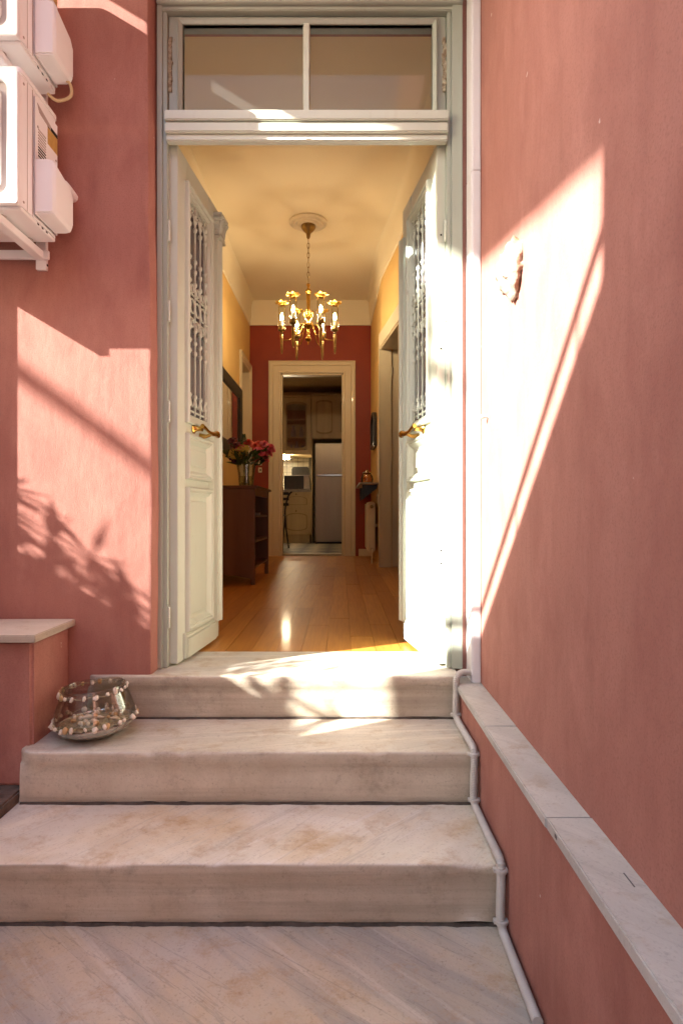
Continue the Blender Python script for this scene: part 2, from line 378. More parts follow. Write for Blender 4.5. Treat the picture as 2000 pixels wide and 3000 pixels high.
wallbox('shadow_edge_block', hf, -3.2, -1.60, 2.065, YF+0.02, -0.694, 4.6)  # unseen projection added to cast the upright shadow edge on the wall
bal = bx('balcony', cream_house, hf, -1.61, 0.529, 1.53, YF+0.02, 3.0, 3.16, bevel=0.01)
for k in range(18): bx('baluster', black_m, bal, -1.55+k*0.12, -1.538+k*0.12, 1.55, 1.562, 3.1605, 4.05)
bx('balcony_rail', black_m, bal, -1.57, 0.52, 1.54, 1.572, 4.0505, 4.08)
bx('eave', concrete_m, hf, -4.5, 0.9, 2.15, 2.62, 4.6, 4.75, bevel=0.02)

# low pedestal with marble cap at the left of the steps
pd = thing('wall_pedestal', 'low pink pedestal with a cream marble cap beside the glass bowl', 'pedestal', (-1.35, 2.13, -0.302))
wallbox('wall', pd, -1.62, -1.036, 2.0, YF-0.001, -0.301, 0.187, 0.010)
bx('cap', cap_m, pd, -1.64, -1.011, 1.967, YF-0.001, 0.187, 0.213, bevel=0.003, smooth=40)

# ------------------------------------------------------------------ side wall with coping
sw = thing('side_wall', 'tall terracotta plastered side wall with a grey marble coping ledge', 'wall', (0.7, -0.5, -0.695))
wallbox('wall', sw, 0.53, 0.90, -2.6, 2.60, -0.045, 4.6, 0.004)
wallbox('base_wall', sw, 0.447, 0.92, -2.601, 2.362, -0.694, -0.055, 0.004)
for y0, y1, dz in ((1.81, 2.362, 0), (1.268, 1.8085, -0.0008), (0.30, 1.2655, 0.0012), (-1.2, 0.298, 0)):
    bx('coping_slab', coping_m, sw, 0.434+dz, 0.541, y0, y1, -0.055, -0.030+dz, bevel=0.003, smooth=40)
bx('scratch', scratch_m, sw, 0.505, 0.5075, 1.03, 1.07, -0.0288, -0.0281)
bx('scratch', scratch_m, sw, 0.4352, 0.4345, 1.205, 1.217, -0.044, -0.036)

# ------------------------------------------------------------------ steps
st = thing('stone_steps', 'worn marble steps rising to the open front door', 'steps', (-0.3, 1.7, -0.695))
def step(x0, x1, yf, yb, zt, zb, mat, seed, r=0.018, wear=0.006, chips=()):
    n = 150; rows = []
    for k in range(n+1):
        f = k/n; x = x0+(x1-x0)*f
        q = noise.noise(Vector((x*2.3, seed, 0)))*wear + noise.noise(Vector((x*9, seed+5, 0)))*wear*0.45 + noise.noise(Vector((x*40, seed+9, 0)))*wear*0.22
        q2 = noise.noise(Vector((x*3.1, seed+3, 1)))*wear*0.6
        rr = r*(1+0.35*noise.noise(Vector((x*6, seed+1, 2))))
        for cx, cw, cd in chips:
            d = abs(x-cx)/cw
            if d < 1: q -= cd*(1-d*d); rr += cd*(1-d*d)
        e = 0.0
        if f < 0.04 and x0 < -0.9: e = 0.028*(1-f/0.04)**2      # rounded left corner
        dz = q*0.8; dy = -q*0.5+e
        pr = [(yb, zb), (yb, zt), ((yb*0.6+yf*0.4), zt+q2*0.5), (yf+0.07, zt+dz*0.5+q2*0.4)]
        for a in range(7):
            t = R(90*a/6); pr.append((yf+dy+rr-rr*math.sin(t), zt+dz-rr+rr*math.cos(t)))
        pr += [(yf+dy+0.001, zt-0.040-q*0.8), (yf+dy*0.6+0.005+q2*0.4, zt-0.046-q*0.8), (yf+dy*0.4+0.006+q2, (zt+zb)/2), (yf+dy*0.3+0.008+q2*0.9, zb+0.018), (yf+0.013+q*0.8, zb+0.001+abs(q)*0.9)]
        rows.append([(x, a, b) for a, b in pr])
    w = len(rows[0]); fs = []
    for k in range(n):
        for i in range(w):
            j = (i+1) % w; fs.append((k*w+i, (k+1)*w+i, (k+1)*w+j, k*w+j))
    fs += [tuple(range(w)), tuple(n*w+i for i in range(w))[::-1]]
    return MB().add([p for r_ in rows for p in r_], fs).build('step', mat, st, 0, 50)
step(-0.966, 0.446, 2.25, 2.646, 0.0, -0.1605, stone_a, 1.3, 0.007, 0.003, ((0.30,0.10,0.006),(0.05,0.06,0.003)))
step(-1.058, 0.446, 1.943, 2.40, -0.164, -0.3335, stone_a, 4.1, 0.009, 0.0032, ((-0.63,0.03,0.006),(-0.52,0.02,0.006),(0.10,0.05,0.004)))
step(-1.062, 0.446, 1.619, 2.10, -0.337, -0.5055, stone_c, 8.2, 0.008, 0.004, ((-0.66,0.10,0.007),(0.36,0.06,0.010),(-0.35,0.03,0.004)))
step(-1.062, 0.446, 1.310, 1.80, -0.509, -0.6945, stone_d, 12.6, 0.009, 0.003, ((0.25,0.04,0.006),))

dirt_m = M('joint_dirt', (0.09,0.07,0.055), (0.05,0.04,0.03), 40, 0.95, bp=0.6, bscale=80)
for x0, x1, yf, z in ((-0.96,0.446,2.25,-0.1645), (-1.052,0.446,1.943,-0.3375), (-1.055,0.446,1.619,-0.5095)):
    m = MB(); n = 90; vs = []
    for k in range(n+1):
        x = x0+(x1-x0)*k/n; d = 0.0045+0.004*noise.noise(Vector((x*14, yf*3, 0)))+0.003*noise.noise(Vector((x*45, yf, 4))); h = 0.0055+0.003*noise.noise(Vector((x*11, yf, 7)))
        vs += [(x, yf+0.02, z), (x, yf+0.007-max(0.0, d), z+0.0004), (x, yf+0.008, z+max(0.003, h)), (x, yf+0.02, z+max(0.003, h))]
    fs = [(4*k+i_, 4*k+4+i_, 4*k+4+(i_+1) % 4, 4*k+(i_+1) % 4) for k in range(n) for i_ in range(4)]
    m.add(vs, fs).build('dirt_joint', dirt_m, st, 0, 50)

# ------------------------------------------------------------------ door frame and transom
XL, XR = -0.690, 0.4175
df = thing('door_frame', 'grey-green painted door frame with glazed transom above the open leaves', 'door frame', (-0.13, 2.40, 0.0))
def jamb(xo, xi):
    s = 1 if xi > xo else -1
    m = MB().box(xo, xi-s*0.016, 2.345, 2.47, 0.001, 2.684).box(xi-s*0.016, xi, 2.358, 2.475, 0.0015, 2.615)
    return m.build('jamb', frame_p, df, 0.003, 40)
jamb(-0.7265, XL); jamb(0.4765, XR)
MB().box(-0.7255, 0.4755, 2.335, 2.465, 2.617, 2.683).box(-0.71, 0.46, 2.350, 2.472, 2.600, 2.617).build('head', frame_p, df, 0.003, 40)
rail = MB().box(XL+0.001, XR-0.001, 2.318, 2.3775, 2.148, 2.188).box(XL+0.0015, XR-0.0015, 2.330, 2.377, 2.139, 2.149)\
    .box(XL+0.001, XR-0.001, 2.322, 2.3775, 2.104, 2.140).box(XL+0.002, XR-0.002, 2.338, 2.372, 2.078, 2.105)
rail.build('transom_rail', door_p, df, 0.004, 40)
tw = bx('transom_sash', frame_p, df, XL+0.002, XR-0.002, 2.378, 2.408, 2.186, 2.216, bevel=0.002)
G0, G1, GZ0, GZ1 = -0.633, 0.362, 2.216, 2.566
MB().box(XL+0.002, G0, 2.378, 2.41, 2.2165, 2.599).build('sash_stile', frame_p, df, 0.002)
MB().box(G1, XR-0.002, 2.378, 2.41, 2.2165, 2.599).build('sash_stile', frame_p, df, 0.002)
MB().box(G0+0.0005, G1-0.0005, 2.379, 2.41, GZ1, 2.5985).build('sash_rail', frame_p, df, 0.002)
T0 = lambda x, z, h: Vector((x, 2.378-h, z))
MB().sweep_rect(G0-0.020, G1+0.020, GZ0-0.018, GZ1+0.020, [(0,0.0),(0,0.010),(0.006,0.014),(0.010,0.010),(0.014,0.008),(0.020,0.002),(0.020,-0.02)], T0).build('glazing_bead', frame_p, df, 0, 30)
MB().prism([(-0.0145,0),(-0.010,0.016),(0.010,0.016),(0.0145,0)], (0,0,GZ1-GZ0), (-0.1395,2.386,GZ0), (1,0,0), (0,-1,0)).build('muntin', door_p, df, 0, 30)
for a, b in ((G0, -0.1515), (-0.1275, G1)):
    MB().box(a, b, 2.391, 2.395, GZ0, GZ1).build('pane', trans_g, df)
for xc in (XL+0.008, XR-0.008):                # flaking old paint over the transom hinges
    m = MB(); k = 26
    for i in range(k):
        z = 2.30+0.215*i/k; r_ = 0.0045+0.004*abs(noise.noise(Vector((z*60, xc*9, 0))))*(1 if 2 < i < k-3 else 0.4)
        c = Vector((xc+0.005*noise.noise(Vector((z*40,xc,3))), 2.374, z))
        m.obox(c, (r_*1.4,0,0.001), (0,r_*0.8,0), (0.001*math.sin(i*2.1),0,0.0052))
    m.build('flaking_hinge', rust_m, df, 0.001)
MB().box(-0.139, -0.119, 2.3365, 2.340, 2.083, 2.086).build('wood_chip', rust_m, df)
for x in (XL-0.002, XR+0.002):
    for z in (0.20, 1.02, 1.42, 1.74):
        sgn = 1 if x < 0 else -1
        MB().lathe([(0.0,z-0.045),(0.0055,z-0.04),(0.0055,z-0.002),(0.0065,z),(0.0055,z+0.002),(0.0055,z+0.04),(0.0,z+0.046)], 10, (x+sgn*0.006, 2.372, 0)).build('hinge', door_p, df, 0, 40)

# ------------------------------------------------------------------ door leaves
LW, LT, LH = 0.545, 0.036, 2.085
def leaf(name, label, loc, ang, vis, capital):
    """local x along the leaf from the hinge, local y*vis points to the visible carved face, z up"""
    t = thing(name, label, 'door', loc, ang, 'open double door leaves', local=True)
    Y = lambda h: vis*h                       # h = height above the visible face (negative into the leaf)
    def b(n, x0, x1, h0, h1, z0, z1, mat=door_p, par=None, bev=0.002): return MB().box(x0, x1, Y(h0), Y(h1), z0, z1).build(n, mat, par or t, bev, 40)
    O0, O1 = 0.115, 0.385                     # glazed opening and panels
    b('stile', 0, O0-0.012, -LT, 0, 0, LH); b('stile', O1+0.012, LW, -LT, 0, 0, LH)
    rails = [(0.0, 0.125), (0.700, 0.762), (0.925, 1.020), (1.945, LH)]
    for z0, z1 in rails: b('rail', O0-0.012, O1+0.012, -LT+0.001, -0.001, z0+(0.0005 if z0 == 0 else 0), z1-0.0005)
    T = lambda x, z, h: Vector((x, Y(h), z))
    bol = [(0,-0.004),(0,0.014),(0.005,0.020),(0.012,0.018),(0.016,0.010),(0.022,0.012),(0.030,0.004),(0.040,-0.010)]
    for z0, z1 in ((0.112, 0.715), (0.748, 0.940)):
        MB().sweep_rect(O0-0.030, O1+0.030, z0, z1, bol, T).build('moulding', door_p, t, 0, 40)
        pn = MB().sweep_rect(O0+0.002, O1-0.002, z0+0.030, z1-0.030, [(0,-0.016),(0,-0.010),(0.028,-0.004),(0.032,0.002),(0.036,0.002)], T)
        x0, x1, a0, a1 = O0+0.038, O1-0.038, z0+0.066, z1-0.066
        pn.add([T(x0,a0,0.002),T(x1,a0,0.002),T(x1,a1,0.002),T(x0,a1,0.002)], [(0,1,2,3)])
        pn.add([T(O0-0.004,z0+0.026,-0.016),T(O1+0.004,z0+0.026,-0.016),T(O1+0.004,z1-0.026,-0.016),T(O0-0.004,z1-0.026,-0.016)], [(0,1,2,3)])
        pn.build('panel', door_p, t, 0, 25)
        b('panel_back', O0-0.012, O1+0.012, -LT+0.004, -0.020, z0+0.004, z1-0.004)
    gz0, gz1 = 1.005, 1.965
    MB().sweep_rect(O0-0.034, O1+0.034, gz0-0.022, gz1+0.022, [(0,-0.004),(0,0.014),(0.006,0.020),(0.014,0.018),(0.018,0.010),(0.028,0.008),(0.036,-0.006),(0.036,-0.03)], T).build('moulding', door_p, t, 0, 40)
    for k, (z0, z1, h) in enumerate(((0.006,0.085,0.018),(0.085,0.100,0.012),(0.100,0.112,0.007))):
        b('kick_board', 0.075+k*0.002, LW-0.085-k*0.002, -0.002, h, z0, z1, bev=0.003)
    b('foot_block', 0.060, 0.0745, -0.002, 0.012, 0.004, 0.11); 
    b('pane', O0-0.012, O1+0.012, -0.027, -0.023, 1.02, 1.945, door_g, bev=0)
    # wrought grille
    gr = MB(); H = -0.008
    gr.ring([(O0-0.001,1.021),(O1+0.001,1.021),(O1+0.001,1.944),(O0-0.001,1.944)], [(O0+0.003,1.026),(O1-0.003,1.026),(O1-0.003,1.939),(O0+0.003,1.939)], (0,Y(0.006),0), (0,Y(H-0.003),0))
    gr = gr.build('grille', door_p, t)
    for z in (1.045, 1.50-0.052, 1.50+0.052, 1.925):
        MB().box(O0+0.002, O1-0.002, Y(H-0.003), Y(H+0.003), z-0.004, z+0.004).build('grille_rail', door_p, gr, 0.001)
    nb = 4; sp = (O1-O0)/(nb+0.0)
    xs = [O0+sp*(k+0.5) for k in range(nb)]
    for x in xs:
        prof = [(0.0045, 1.028)]
        for zc in (1.075, 1.11, 1.30, 1.345, 1.40, 1.60, 1.655, 1.70, 1.84, 1.875, 1.90):
            prof += [(0.0042, zc-0.012), (0.0085, zc-0.007), (0.0105, zc), (0.0085, zc+0.007), (0.0042, zc+0.012)]
        prof += [(0.0045, 1.945)]
        MB().lathe(prof, 8, (x, Y(H+0.004), 0)).build('grille_bar', door_p, gr, 0, 50)
    def ringm(x, z, r, r2=0.0042):
        pts = [(x+r*math.cos(a), Y(H+0.004), z+r*math.sin(a)) for a in [2*math.pi*i/16 for i in range(17)]]
        return MB().tube(pts, r2, 6)
    for k in range(nb+1):
        x = O0+sp*k; x = min(max(x, O0+0.018), O1-0.018)
        for z, r in ((1.50, 0.030), (1.50+0.075, 0.016), (1.50-0.075, 0.016)):
            ringm(x, z, r).build('grille_ring', door_p, gr, 0, 60)
    for k in range(nb-1):
        xm = (xs[k]+xs[k+1])/2
        for zb_, sg in ((1.925, -1), (1.045, 1)):
            pts = [(xm-sp/2+sp*i/10, Y(H+0.004), zb_+sg*(0.075-0.055*math.sin(math.pi*i/10)) ) for i in range(11)]
            MB().tube(pts, 0.0035, 6).build('grille_arch', door_p, gr, 0, 60)
    # brass pull: two flared posts and a curved tapering bar
    hd = MB().lathe([(0.022,0.0),(0.022,0.004),(0.014,0.010),(0.010,0.030),(0.013,0.040)], 14, (0.185, 0, 0.970), 'y')
    if vis < 0: hd.v = [Vector((p.x, -p.y, p.z)) for p in hd.v]
    hd = hd.build('handle', brass, t, 0, 50)
    pth = spline([(0.165,Y(0.046),0.978),(0.19,Y(0.052),0.972),(0.23,Y(0.055),0.961),(0.275,Y(0.058),0.958),(0.315,Y(0.062),0.964),(0.345,Y(0.058),0.960)], 6)
    rad = [0.011-0.0045*math.sin(math.pi*min(1, i/18)) + (0.003 if i > 22 else 0) for i in range(len(pth))]; rad[-1] = 0.004
    MB().tube(pth, rad, 10).build('grip', brass, hd, 0, 60)
    MB().tube([(0.272,Y(-0.002),0.948),(0.272,Y(0.030),0.948),(0.272,Y(0.056),0.958)], [0.015,0.008,0.008], 10).build('post', brass, hd, 0, 60)
    # near edge details
    for z in (0.30, 1.02, 1.74):
        MB().box(-0.0012, 0, Y(-LT+0.006), Y(-LT+0.026), z-0.05, z+0.05).build('hinge_plate', door_p, t, 0.0005)
    # meeting moulding on the free edge
    a0, a1 = LW-0.072, LW+0.016
    m_ = MB(); 
    m_.prism([(0,0),(0.004,0.016),(0.020,0.020),(0.026,0.012),(0.040,0.026),(0.052,0.026),(0.062,0.012),(0.070,0.018),(0.084,0.014),(a1-a0,0.0),(a1-a0,-0.016),(0,-0.002)],
             (0,0,1.84), (a0,0,0.085), (1,0,0), (0,vis,0))
    ast = m_.build('astragal', door_p, t, 0, 30)
    if capital:
        for z0, z1, w, h in ((1.925,1.937,0.006,0.030),(1.941,1.949,0.004,0.028)):
            MB().box(a0-w, a1+w, Y(0), Y(h), z0, z1).build('collar', door_p, ast, 0.002)
        c = MB()
        for k in range(4):
            f0 = k/3.0; w = 0.001+0.008*f0**2; h = 0.022+0.012*f0**2; z0 = 1.950+0.020*k
            c.box(a0-w, a1+w, Y(0), Y(h), z0, z0+0.0198)
        c.box(a0-0.012, a1+0.012, Y(0), Y(0.040), 2.030, 2.045)
        c.build('capital', door_p, ast, 0.002, 40)
        for k in range(5):
            x = a0+0.008+k*(a1-a0-0.016)/4
            MB().tube([(x,Y(0.024),1.951),(x,Y(0.028),1.985),(x+(k-2)*0.003,Y(0.036),2.012),(x+(k-2)*0.005,Y(0.044),2.020)], [0.005,0.006,0.006,0.003], 6).build('acanthus_leaf', door_p, ast, 0, 60)
        for s_ in (-1, 1):
            xx = (a0+a1)/2+s_*0.050
            MB().lathe([(0.005,-0.018),(0.010,-0.016),(0.010,0.016),(0.005,0.018)], 12, (xx, Y(0.022), 2.018), 'y').build('volute', door_p, ast, 0, 50)
    else:
        for z, wsh in ((1.09, 0), (0.522, 1), (0.472, 1), (0.835, 0)):
            pass
        for z, wsh in ((1.72, 0), (1.265, 0), (0.455, 1), (0.405, 1)):
            if wsh: MB().lathe([(0.007,-0.0018),(0.007,0.0)], 12, (0, Y(-0.016), z), 'x').build('washer', white_p, t, 0, 40)
            MB().lathe([(0.0038,-0.0026),(0.0038,0.0)], 10, (0, Y(-0.016), z), 'x').build('bolt_hole', hole_m, t)
    return t
a = math.atan2(0.61, 0.060)
leaf('door_leaf', 'open pale sage door leaf with a carved capital on its meeting edge', (-0.657, 2.39, 0.010), a, -1, True)
b_ = math.atan2(0.58, -0.088)
leaf('door_leaf', 'open pale sage door leaf in sunlight with bolt holes in its edge', (0.382, 2.385, 0.010), b_, 1, False)

# ------------------------------------------------------------------ trunking, conduit, small wall things
tk = thing('cable_trunking', 'lilac white plastic cable trunking standing in the corner on the coping', 'trunking', (0.51, 2.31, -0.03))
MB().box(0.494, 0.5295, 2.268, 2.362, -0.0295, 1.918).build('trunk_section', white_p, tk, 0.002, 40)
MB().box(0.4945, 0.5295, 2.2685, 2.362, 1.9195, 4.5).build('trunk_section', white_p, tk, 0.002, 40)
MB().box(0.4995, 0.5265, 2.262, 2.2684, -0.029, 1.9175).build('cover', white_p, tk, 0.001, 40)
MB().box(0.4995, 0.5265, 2.262, 2.2689, 1.9198, 4.5).build('cover', white_p, tk, 0.001, 40)

cd = thing('cable_conduit', 'grey corrugated cable conduit clipped along the right ends of the steps', 'conduit', (0.42, 2.2, -0.164))
cx = 0.428
ctrl = [(0.497,2.285,0.004),(0.455,2.262,0.010),(0.430,2.236,-0.004),(cx,2.232,-0.05),(cx-0.002,2.230,-0.125),(cx,2.218,-0.146),(cx,2.17,-0.150),(cx,2.05,-0.149),(cx,1.955,-0.148),(cx,1.932,-0.158),(cx,1.926,-0.20),
        (cx-0.002,1.926,-0.295),(cx,1.915,-0.321),(cx,1.87,-0.324),(cx,1.74,-0.323),(cx,1.625,-0.320),(cx,1.604,-0.334),(cx,1.602,-0.38),(cx-0.002,1.601,-0.465),(cx,1.590,-0.492),(cx,1.54,-0.496),(cx,1.42,-0.495),(cx,1.30,-0.494)]
pts = spline(ctrl, 40)
# resample evenly, ribs every 5 mm
L = [0.0]
for i in range(1, len(pts)): L.append(L[-1]+(pts[i]-pts[i-1]).length)
res = []; k = 0; s_ = 0.0; stp = 0.00135
while s_ < L[-1]:
    while L[k+1] < s_: k += 1
    f = (s_-L[k])/max(1e-9, L[k+1]-L[k]); res.append(pts[k].lerp(pts[k+1], f)); s_ += stp
MB().tube(res, [0.0112+(0.0011 if (i//2) % 2 else -0.0011) for i in range(len(res))], 9).build('corrugated_pipe', hose_m, cd, 0, 60)
for c, ax in (((cx,2.228,-0.138),'z'),((cx,1.930,-0.165),'z'),((cx,1.923,-0.310),'z'),((cx,1.6035,-0.345),'z'),((cx,1.599,-0.480),'z')):
    MB().lathe([(0.0135,-0.006),(0.0165,-0.005),(0.0165,0.005),(0.0135,0.006)], 12, c, ax).box(c[0]-0.020, c[0]+0.0185, c[1]-0.004, c[1]+0.010, c[2]-0.005, c[2]+0.005).build('clip', hose_m, cd, 0.001, 40)

# rough stone ornament on the side wall
bm = bmesh.new(); bmesh.ops.create_icosphere(bm, subdivisions=4, radius=1.0)
oc = Vector((0.53, 1.805, 1.358))
for v in bm.verts:
    n_ = v.co.normalized(); q = 1+0.26*noise.noise(n_*2.1+Vector((3,1,0)))+0.20*noise.noise(n_*4.5+Vector((0,4,0)))+0.10*noise.noise(n_*10)
    x = min(0.0, n_.x*0.052*q+0.0) if n_.x < 0 else 0.004
    v.co = Vector((x, n_.y*0.066*q, n_.z*0.083*q-0.016*max(0, -n_.z)*n_.y))
me = bpy.data.meshes.new('wall_ornament'); bm.to_mesh(me); bm.free(); me.materials.append(rose_stone)
me.polygons.foreach_set('use_smooth', [True]*len(me.polygons))
o = bpy.data.objects.new('wall_ornament', me); col.objects.link(o); o.location = oc
tag(o, 'rough pale stone ornament fixed to the sunlit side wall', 'ornament')
hk = MB().lathe([(0.0,-0.030),(0.007,-0.028),(0.0085,-0.020),(0.0055,-0.014),(0.0055,0.002)], 12, (0.53, 2.155, 0.965), 'x').build('wall_peg', white_p, None, 0, 40)
tag(hk, 'small white peg on the side wall close to the trunking', 'peg')

# ------------------------------------------------------------------ air conditioners
def aircon(z0, label, hgt=0.462):
    x0, x1, y0, y1, H = -1.585, -1.047, 1.935, 2.195, hgt
    t = thing('air_conditioner', label, 'air conditioner', (-1.3, 2.06, z0), 0, 'outdoor units on the house front')
    MB().prism(rrect(x0, x1, y0+0.012, y1, 0.016, 3), (0,0,H-0.03), (0,0,z0+0.012), (1,0,0), (0,1,0)).build('casing', ac_m, t, 0, 40)
    MB().prism(rrect(x0-0.003, x1+0.003, y0+0.006, y1+0.003, 0.018, 3), (0,0,0.022), (0,0,z0+H-0.020), (1,0,0), (0,1,0)).build('lid', ac_m, t, 0.004, 40)
    MB().box(x0+0.004, x1-0.004, y0+0.02, y1-0.004, z0, z0+0.0125).build('base_pan', ac_m, t, 0.002)
    # front panel: outer rim, dark groove, raised inner panel with the fan guard
    n = 6; out = rrect(x0, x1, z0+0.008, z0+H-0.022, 0.010, n); inn = rrect(x0+0.036, x1-0.036, z0+0.040, z0+H-0.052, 0.030, n)
    fp = MB().ring(out, inn, (0,-0.020,0), (0,y0+0.0125,0)).build('front_panel', ac_m, t, 0.002, 40)
    MB().box(x0+0.03, x1-0.03, y0+0.004, y0+0.0118, z0+0.03, z0+H-0.04).build('groove', ac_dark, fp)
    MB().ring(rrect(x0+0.062, x1-0.058, z0+0.062, z0+H-0.074, 0.024, n), [(-1.316+0.150*math.cos(2*math.pi*k/28+math.pi/28), z0+H/2-0.004+0.150*math.sin(2*math.pi*k/28+math.pi/28)) for k in range(4*(n+1))], (0,-0.016,0), (0,y0+0.0035,0)).build('inner_panel', ac_m, fp, 0, 40)
    gd = MB()
    for r_ in [0.02+0.0125*k for k in range(11)]:
        gd.tube([(-1.316+r_*math.cos(a_), y0-0.012, z0+H/2-0.004+r_*math.sin(a_)) for a_ in [2*math.pi*i/28 for i in range(29)]], 0.0013, 4)
    for i in range(8):
        a_ = math.pi*i/4; gd.bar((-1.316,y0-0.010,z0+H/2-0.004), (-1.316+0.152*math.cos(a_),y0-0.010,z0+H/2-0.004+0.152*math.sin(a_)), 0.003, 0.003)
    gd.build('fan_guard', ac_m, fp)
    # side panel, louvre slots, sticker, valve cover
    for yy in (y0+0.052, y0+0.085):
        MB().box(x1+0.0001, x1+0.0012, yy-0.0012, yy+0.0012, z0+0.012, z0+H-0.022).build('seam', ac_dark, t)
    sp = MB().box(x1+0.0002, x1+0.006, y0+0.090, y1-0.006, z0+0.020, z0+H-0.036).build('side_panel', ac_m, t, 0.003, 40)
    MB().prism([(0.105,0.41),(0.20,0.39),(0.20,0.375),(0.12,0.385)], (0.002,0,0), (x1+0.005,y0,z0), (0,1,0), (0,0,1)).build('grip_recess', ac_dark, sp)
    for k in range(10):
        z = z0+0.232+0.010*k
        MB().box(x1+0.0055, x1+0.0072, y0+0.112, y0+0.165, z, z+0.0045).build('louvre_slot', ac_dark if k > 3 else hole_m, sp)
    MB().box(x1+0.0055, x1+0.0068, y0+0.178, y1-0.010, z0+0.375, z0+0.388).build('sticker', hole_m, sp)
    MB().box(x1+0.0056, x1+0.0066, y0+0.178, y1-0.010, z0+0.315, z0+0.374).build('sticker', M('yellow_sticker', (0.55,0.36,0.10), (0.45,0.28,0.07), 60, 0.5), sp)
    vc = [(0.095,0.028),(0.235,0.020),(0.250,0.045),(0.250,0.155),(0.225,0.185),(0.095,0.215)]
    vb = MB(); nv = len(vc); cv = Vector((0.172, 0.11)); vv = []
    for sc_, xo in ((1.0,0.0),(1.0,0.040),(0.97,0.054),(0.90,0.062),(0.80,0.064)):
        for p_ in vc:
            q_ = cv+(Vector(p_)-cv)*sc_; vv.append((x1+0.0062+xo, y0+q_.x, z0+q_.y))
    vb.add(vv, [(r_*nv+i_, r_*nv+(i_+1) % nv, (r_+1)*nv+(i_+1) % nv, (r_+1)*nv+i_) for r_ in range(4) for i_ in range(nv)]+[tuple(4*nv+i_ for i_ in range(nv))])
    vb.build('valve_cover', ac_m, t, 0.005, 55)
    for yy, zz in ((0.11,0.33),(0.24,0.06),(0.24,0.29),(0.03,0.03),(0.03,0.42)):
        MB().lathe([(0.0045,-0.001),(0.0045,0.0014),(0.003,0.0022),(0.0,0.0022)], 8, (x1+(0.006 if yy > 0.09 else 0.0), y0+yy, z0+zz), 'x').build('screw', ac_dark, t, 0, 40)
    for k, (yy, zz) in enumerate(((y0+0.125,z0+0.0065),(y0+0.155,z0+0.0065),(y0+0.185,z0+0.0065))):
        MB().box(x1-0.0035, x1-0.0030, yy, yy+0.012, zz-0.003, zz+0.003).build('slot', hole_m, t)
    if z0 < 2: MB().tube(spline([(x1+0.030,y0+0.20,z0+0.165),(x1+0.034,y0+0.225,z0+0.195),(x1+0.030,y0+0.27,z0+0.205),(x1+0.026,2.274,z0+0.205)], 6), 0.019, 10).build('pipe', ac_m, t, 0, 60)
    # galvanised bracket: arm, wall post, brace and rubber feet
    for bx_ in (-1.50, -1.135):
        br = MB().box(bx_-0.018, bx_+0.018, y0+0.01, 2.2685, z0-0.040, z0-0.012).build('bracket', ac_m, t, 0.002)
        MB().box(bx_-0.020, bx_+0.020, 2.252, 2.2695, z0-0.075, z0+0.14).build('bracket_post', ac_m, br, 0.002)
        for yy in (y0+0.06, y1-0.03):
            MB().lathe([(0.016,z0-0.012),(0.012,z0-0.004),(0.014,z0+0.0005)], 10, (bx_, yy, 0)).build('rubber_foot', ac_dark, br, 0, 40)
        MB().box(bx_+0.0195, bx_+0.0215, 2.256, 2.264, z0-0.06, z0-0.052).build('bolt', hole_m, br)
    MB().box(-1.53, -1.10, 2.235, 2.2515, z0-0.0405, z0-0.008).build('cross_bar', ac_m, t, 0.002)
    return t
aircon(1.612, 'lower white outdoor unit bolted to the pink wall on its bracket')
a2 = aircon(2.155, 'upper white outdoor unit mounted above another unit on the pink wall', 0.468)
MB().tube(spline([(-1.02,2.145,2.19),(-0.985,2.16,2.175),(-0.985,2.17,2.135),(-1.03,2.165,2.115),(-1.06,2.15,2.13)], 6), 0.0055, 8).build('cable_loop', M('cream_cable', (0.62,0.48,0.26), None, 20, 0.5), a2, 0, 60)

# ------------------------------------------------------------------ glass bowl with shells
bc = Vector((-0.862, 2.098, -0.1625)); tilt = Matrix.Rotation(R(-3.8), 4, 'Y')
bw = thing('glass_bowl', 'round glass bowl strung with seashells standing on a marble step', 'bowl', bc, 0)
def tl(p): return bc+(tilt @ (Vector(p)*0.90))+Vector((0,0,0.0078))
def tmb(mb): mb.v = [tl(p) for p in mb.v]; return mb
op = [(0.062,0.001),(0.100,0.006),(0.134,0.024),(0.148,0.044)]
bp_ = op+[(0.151,0.056),(0.150,0.075),(0.142,0.105),(0.130,0.140),(0.120,0.168),(0.117,0.180)]
tmb(MB().lathe(op+[(0.144,0.046),(0.130,0.028),(0.098,0.010),(0.0,0.006)], 40)).build('silvered_base', M('silvered_glass', (0.62,0.60,0.54), (0.46,0.44,0.38), 14, 0.22, 0.7), bw, 0, 60)
tmb(MB().lathe([(0.148,0.0445)]+bp_[4:]+[(0.114,0.180),(0.117,0.165),(0.127,0.139),(0.139,0.104),(0.147,0.075),(0.148,0.056),(0.145,0.045)], 44, cap=False)).build('glass_wall', bowl_g, bw, 0, 60)
tmb(MB().tube([(0.1165*math.cos(a_),0.1165*math.sin(a_),0.181) for a_ in [2*math.pi*i/48 for i in range(49)]], 0.0030, 8)).build('rim', bowl_g, bw, 0, 60)
def shell_mesh(name, seed, mat, asp=(1,0.8,0.9)):
    bm = bmesh.new(); bmesh.ops.create_icosphere(bm, subdivisions=2, radius=1.0)
    for v in bm.verts:
        n_ = v.co.normalized(); q = 1+0.25*noise.noise(n_*1.8+Vector((seed,0,0)))+0.10*math.sin(7*math.atan2(n_.y, n_.z)+seed)
        v.co = Vector((n_.x*asp[0]*q*(1-0.35*n_.z), n_.y*asp[1]*q, n_.z*asp[2]*q))
    me = bpy.data.meshes.new(name); bm.to_mesh(me); bm.free(); me.materials.append(mat)
    me.polygons.foreach_set('use_smooth', [True]*len(me.polygons)); return me
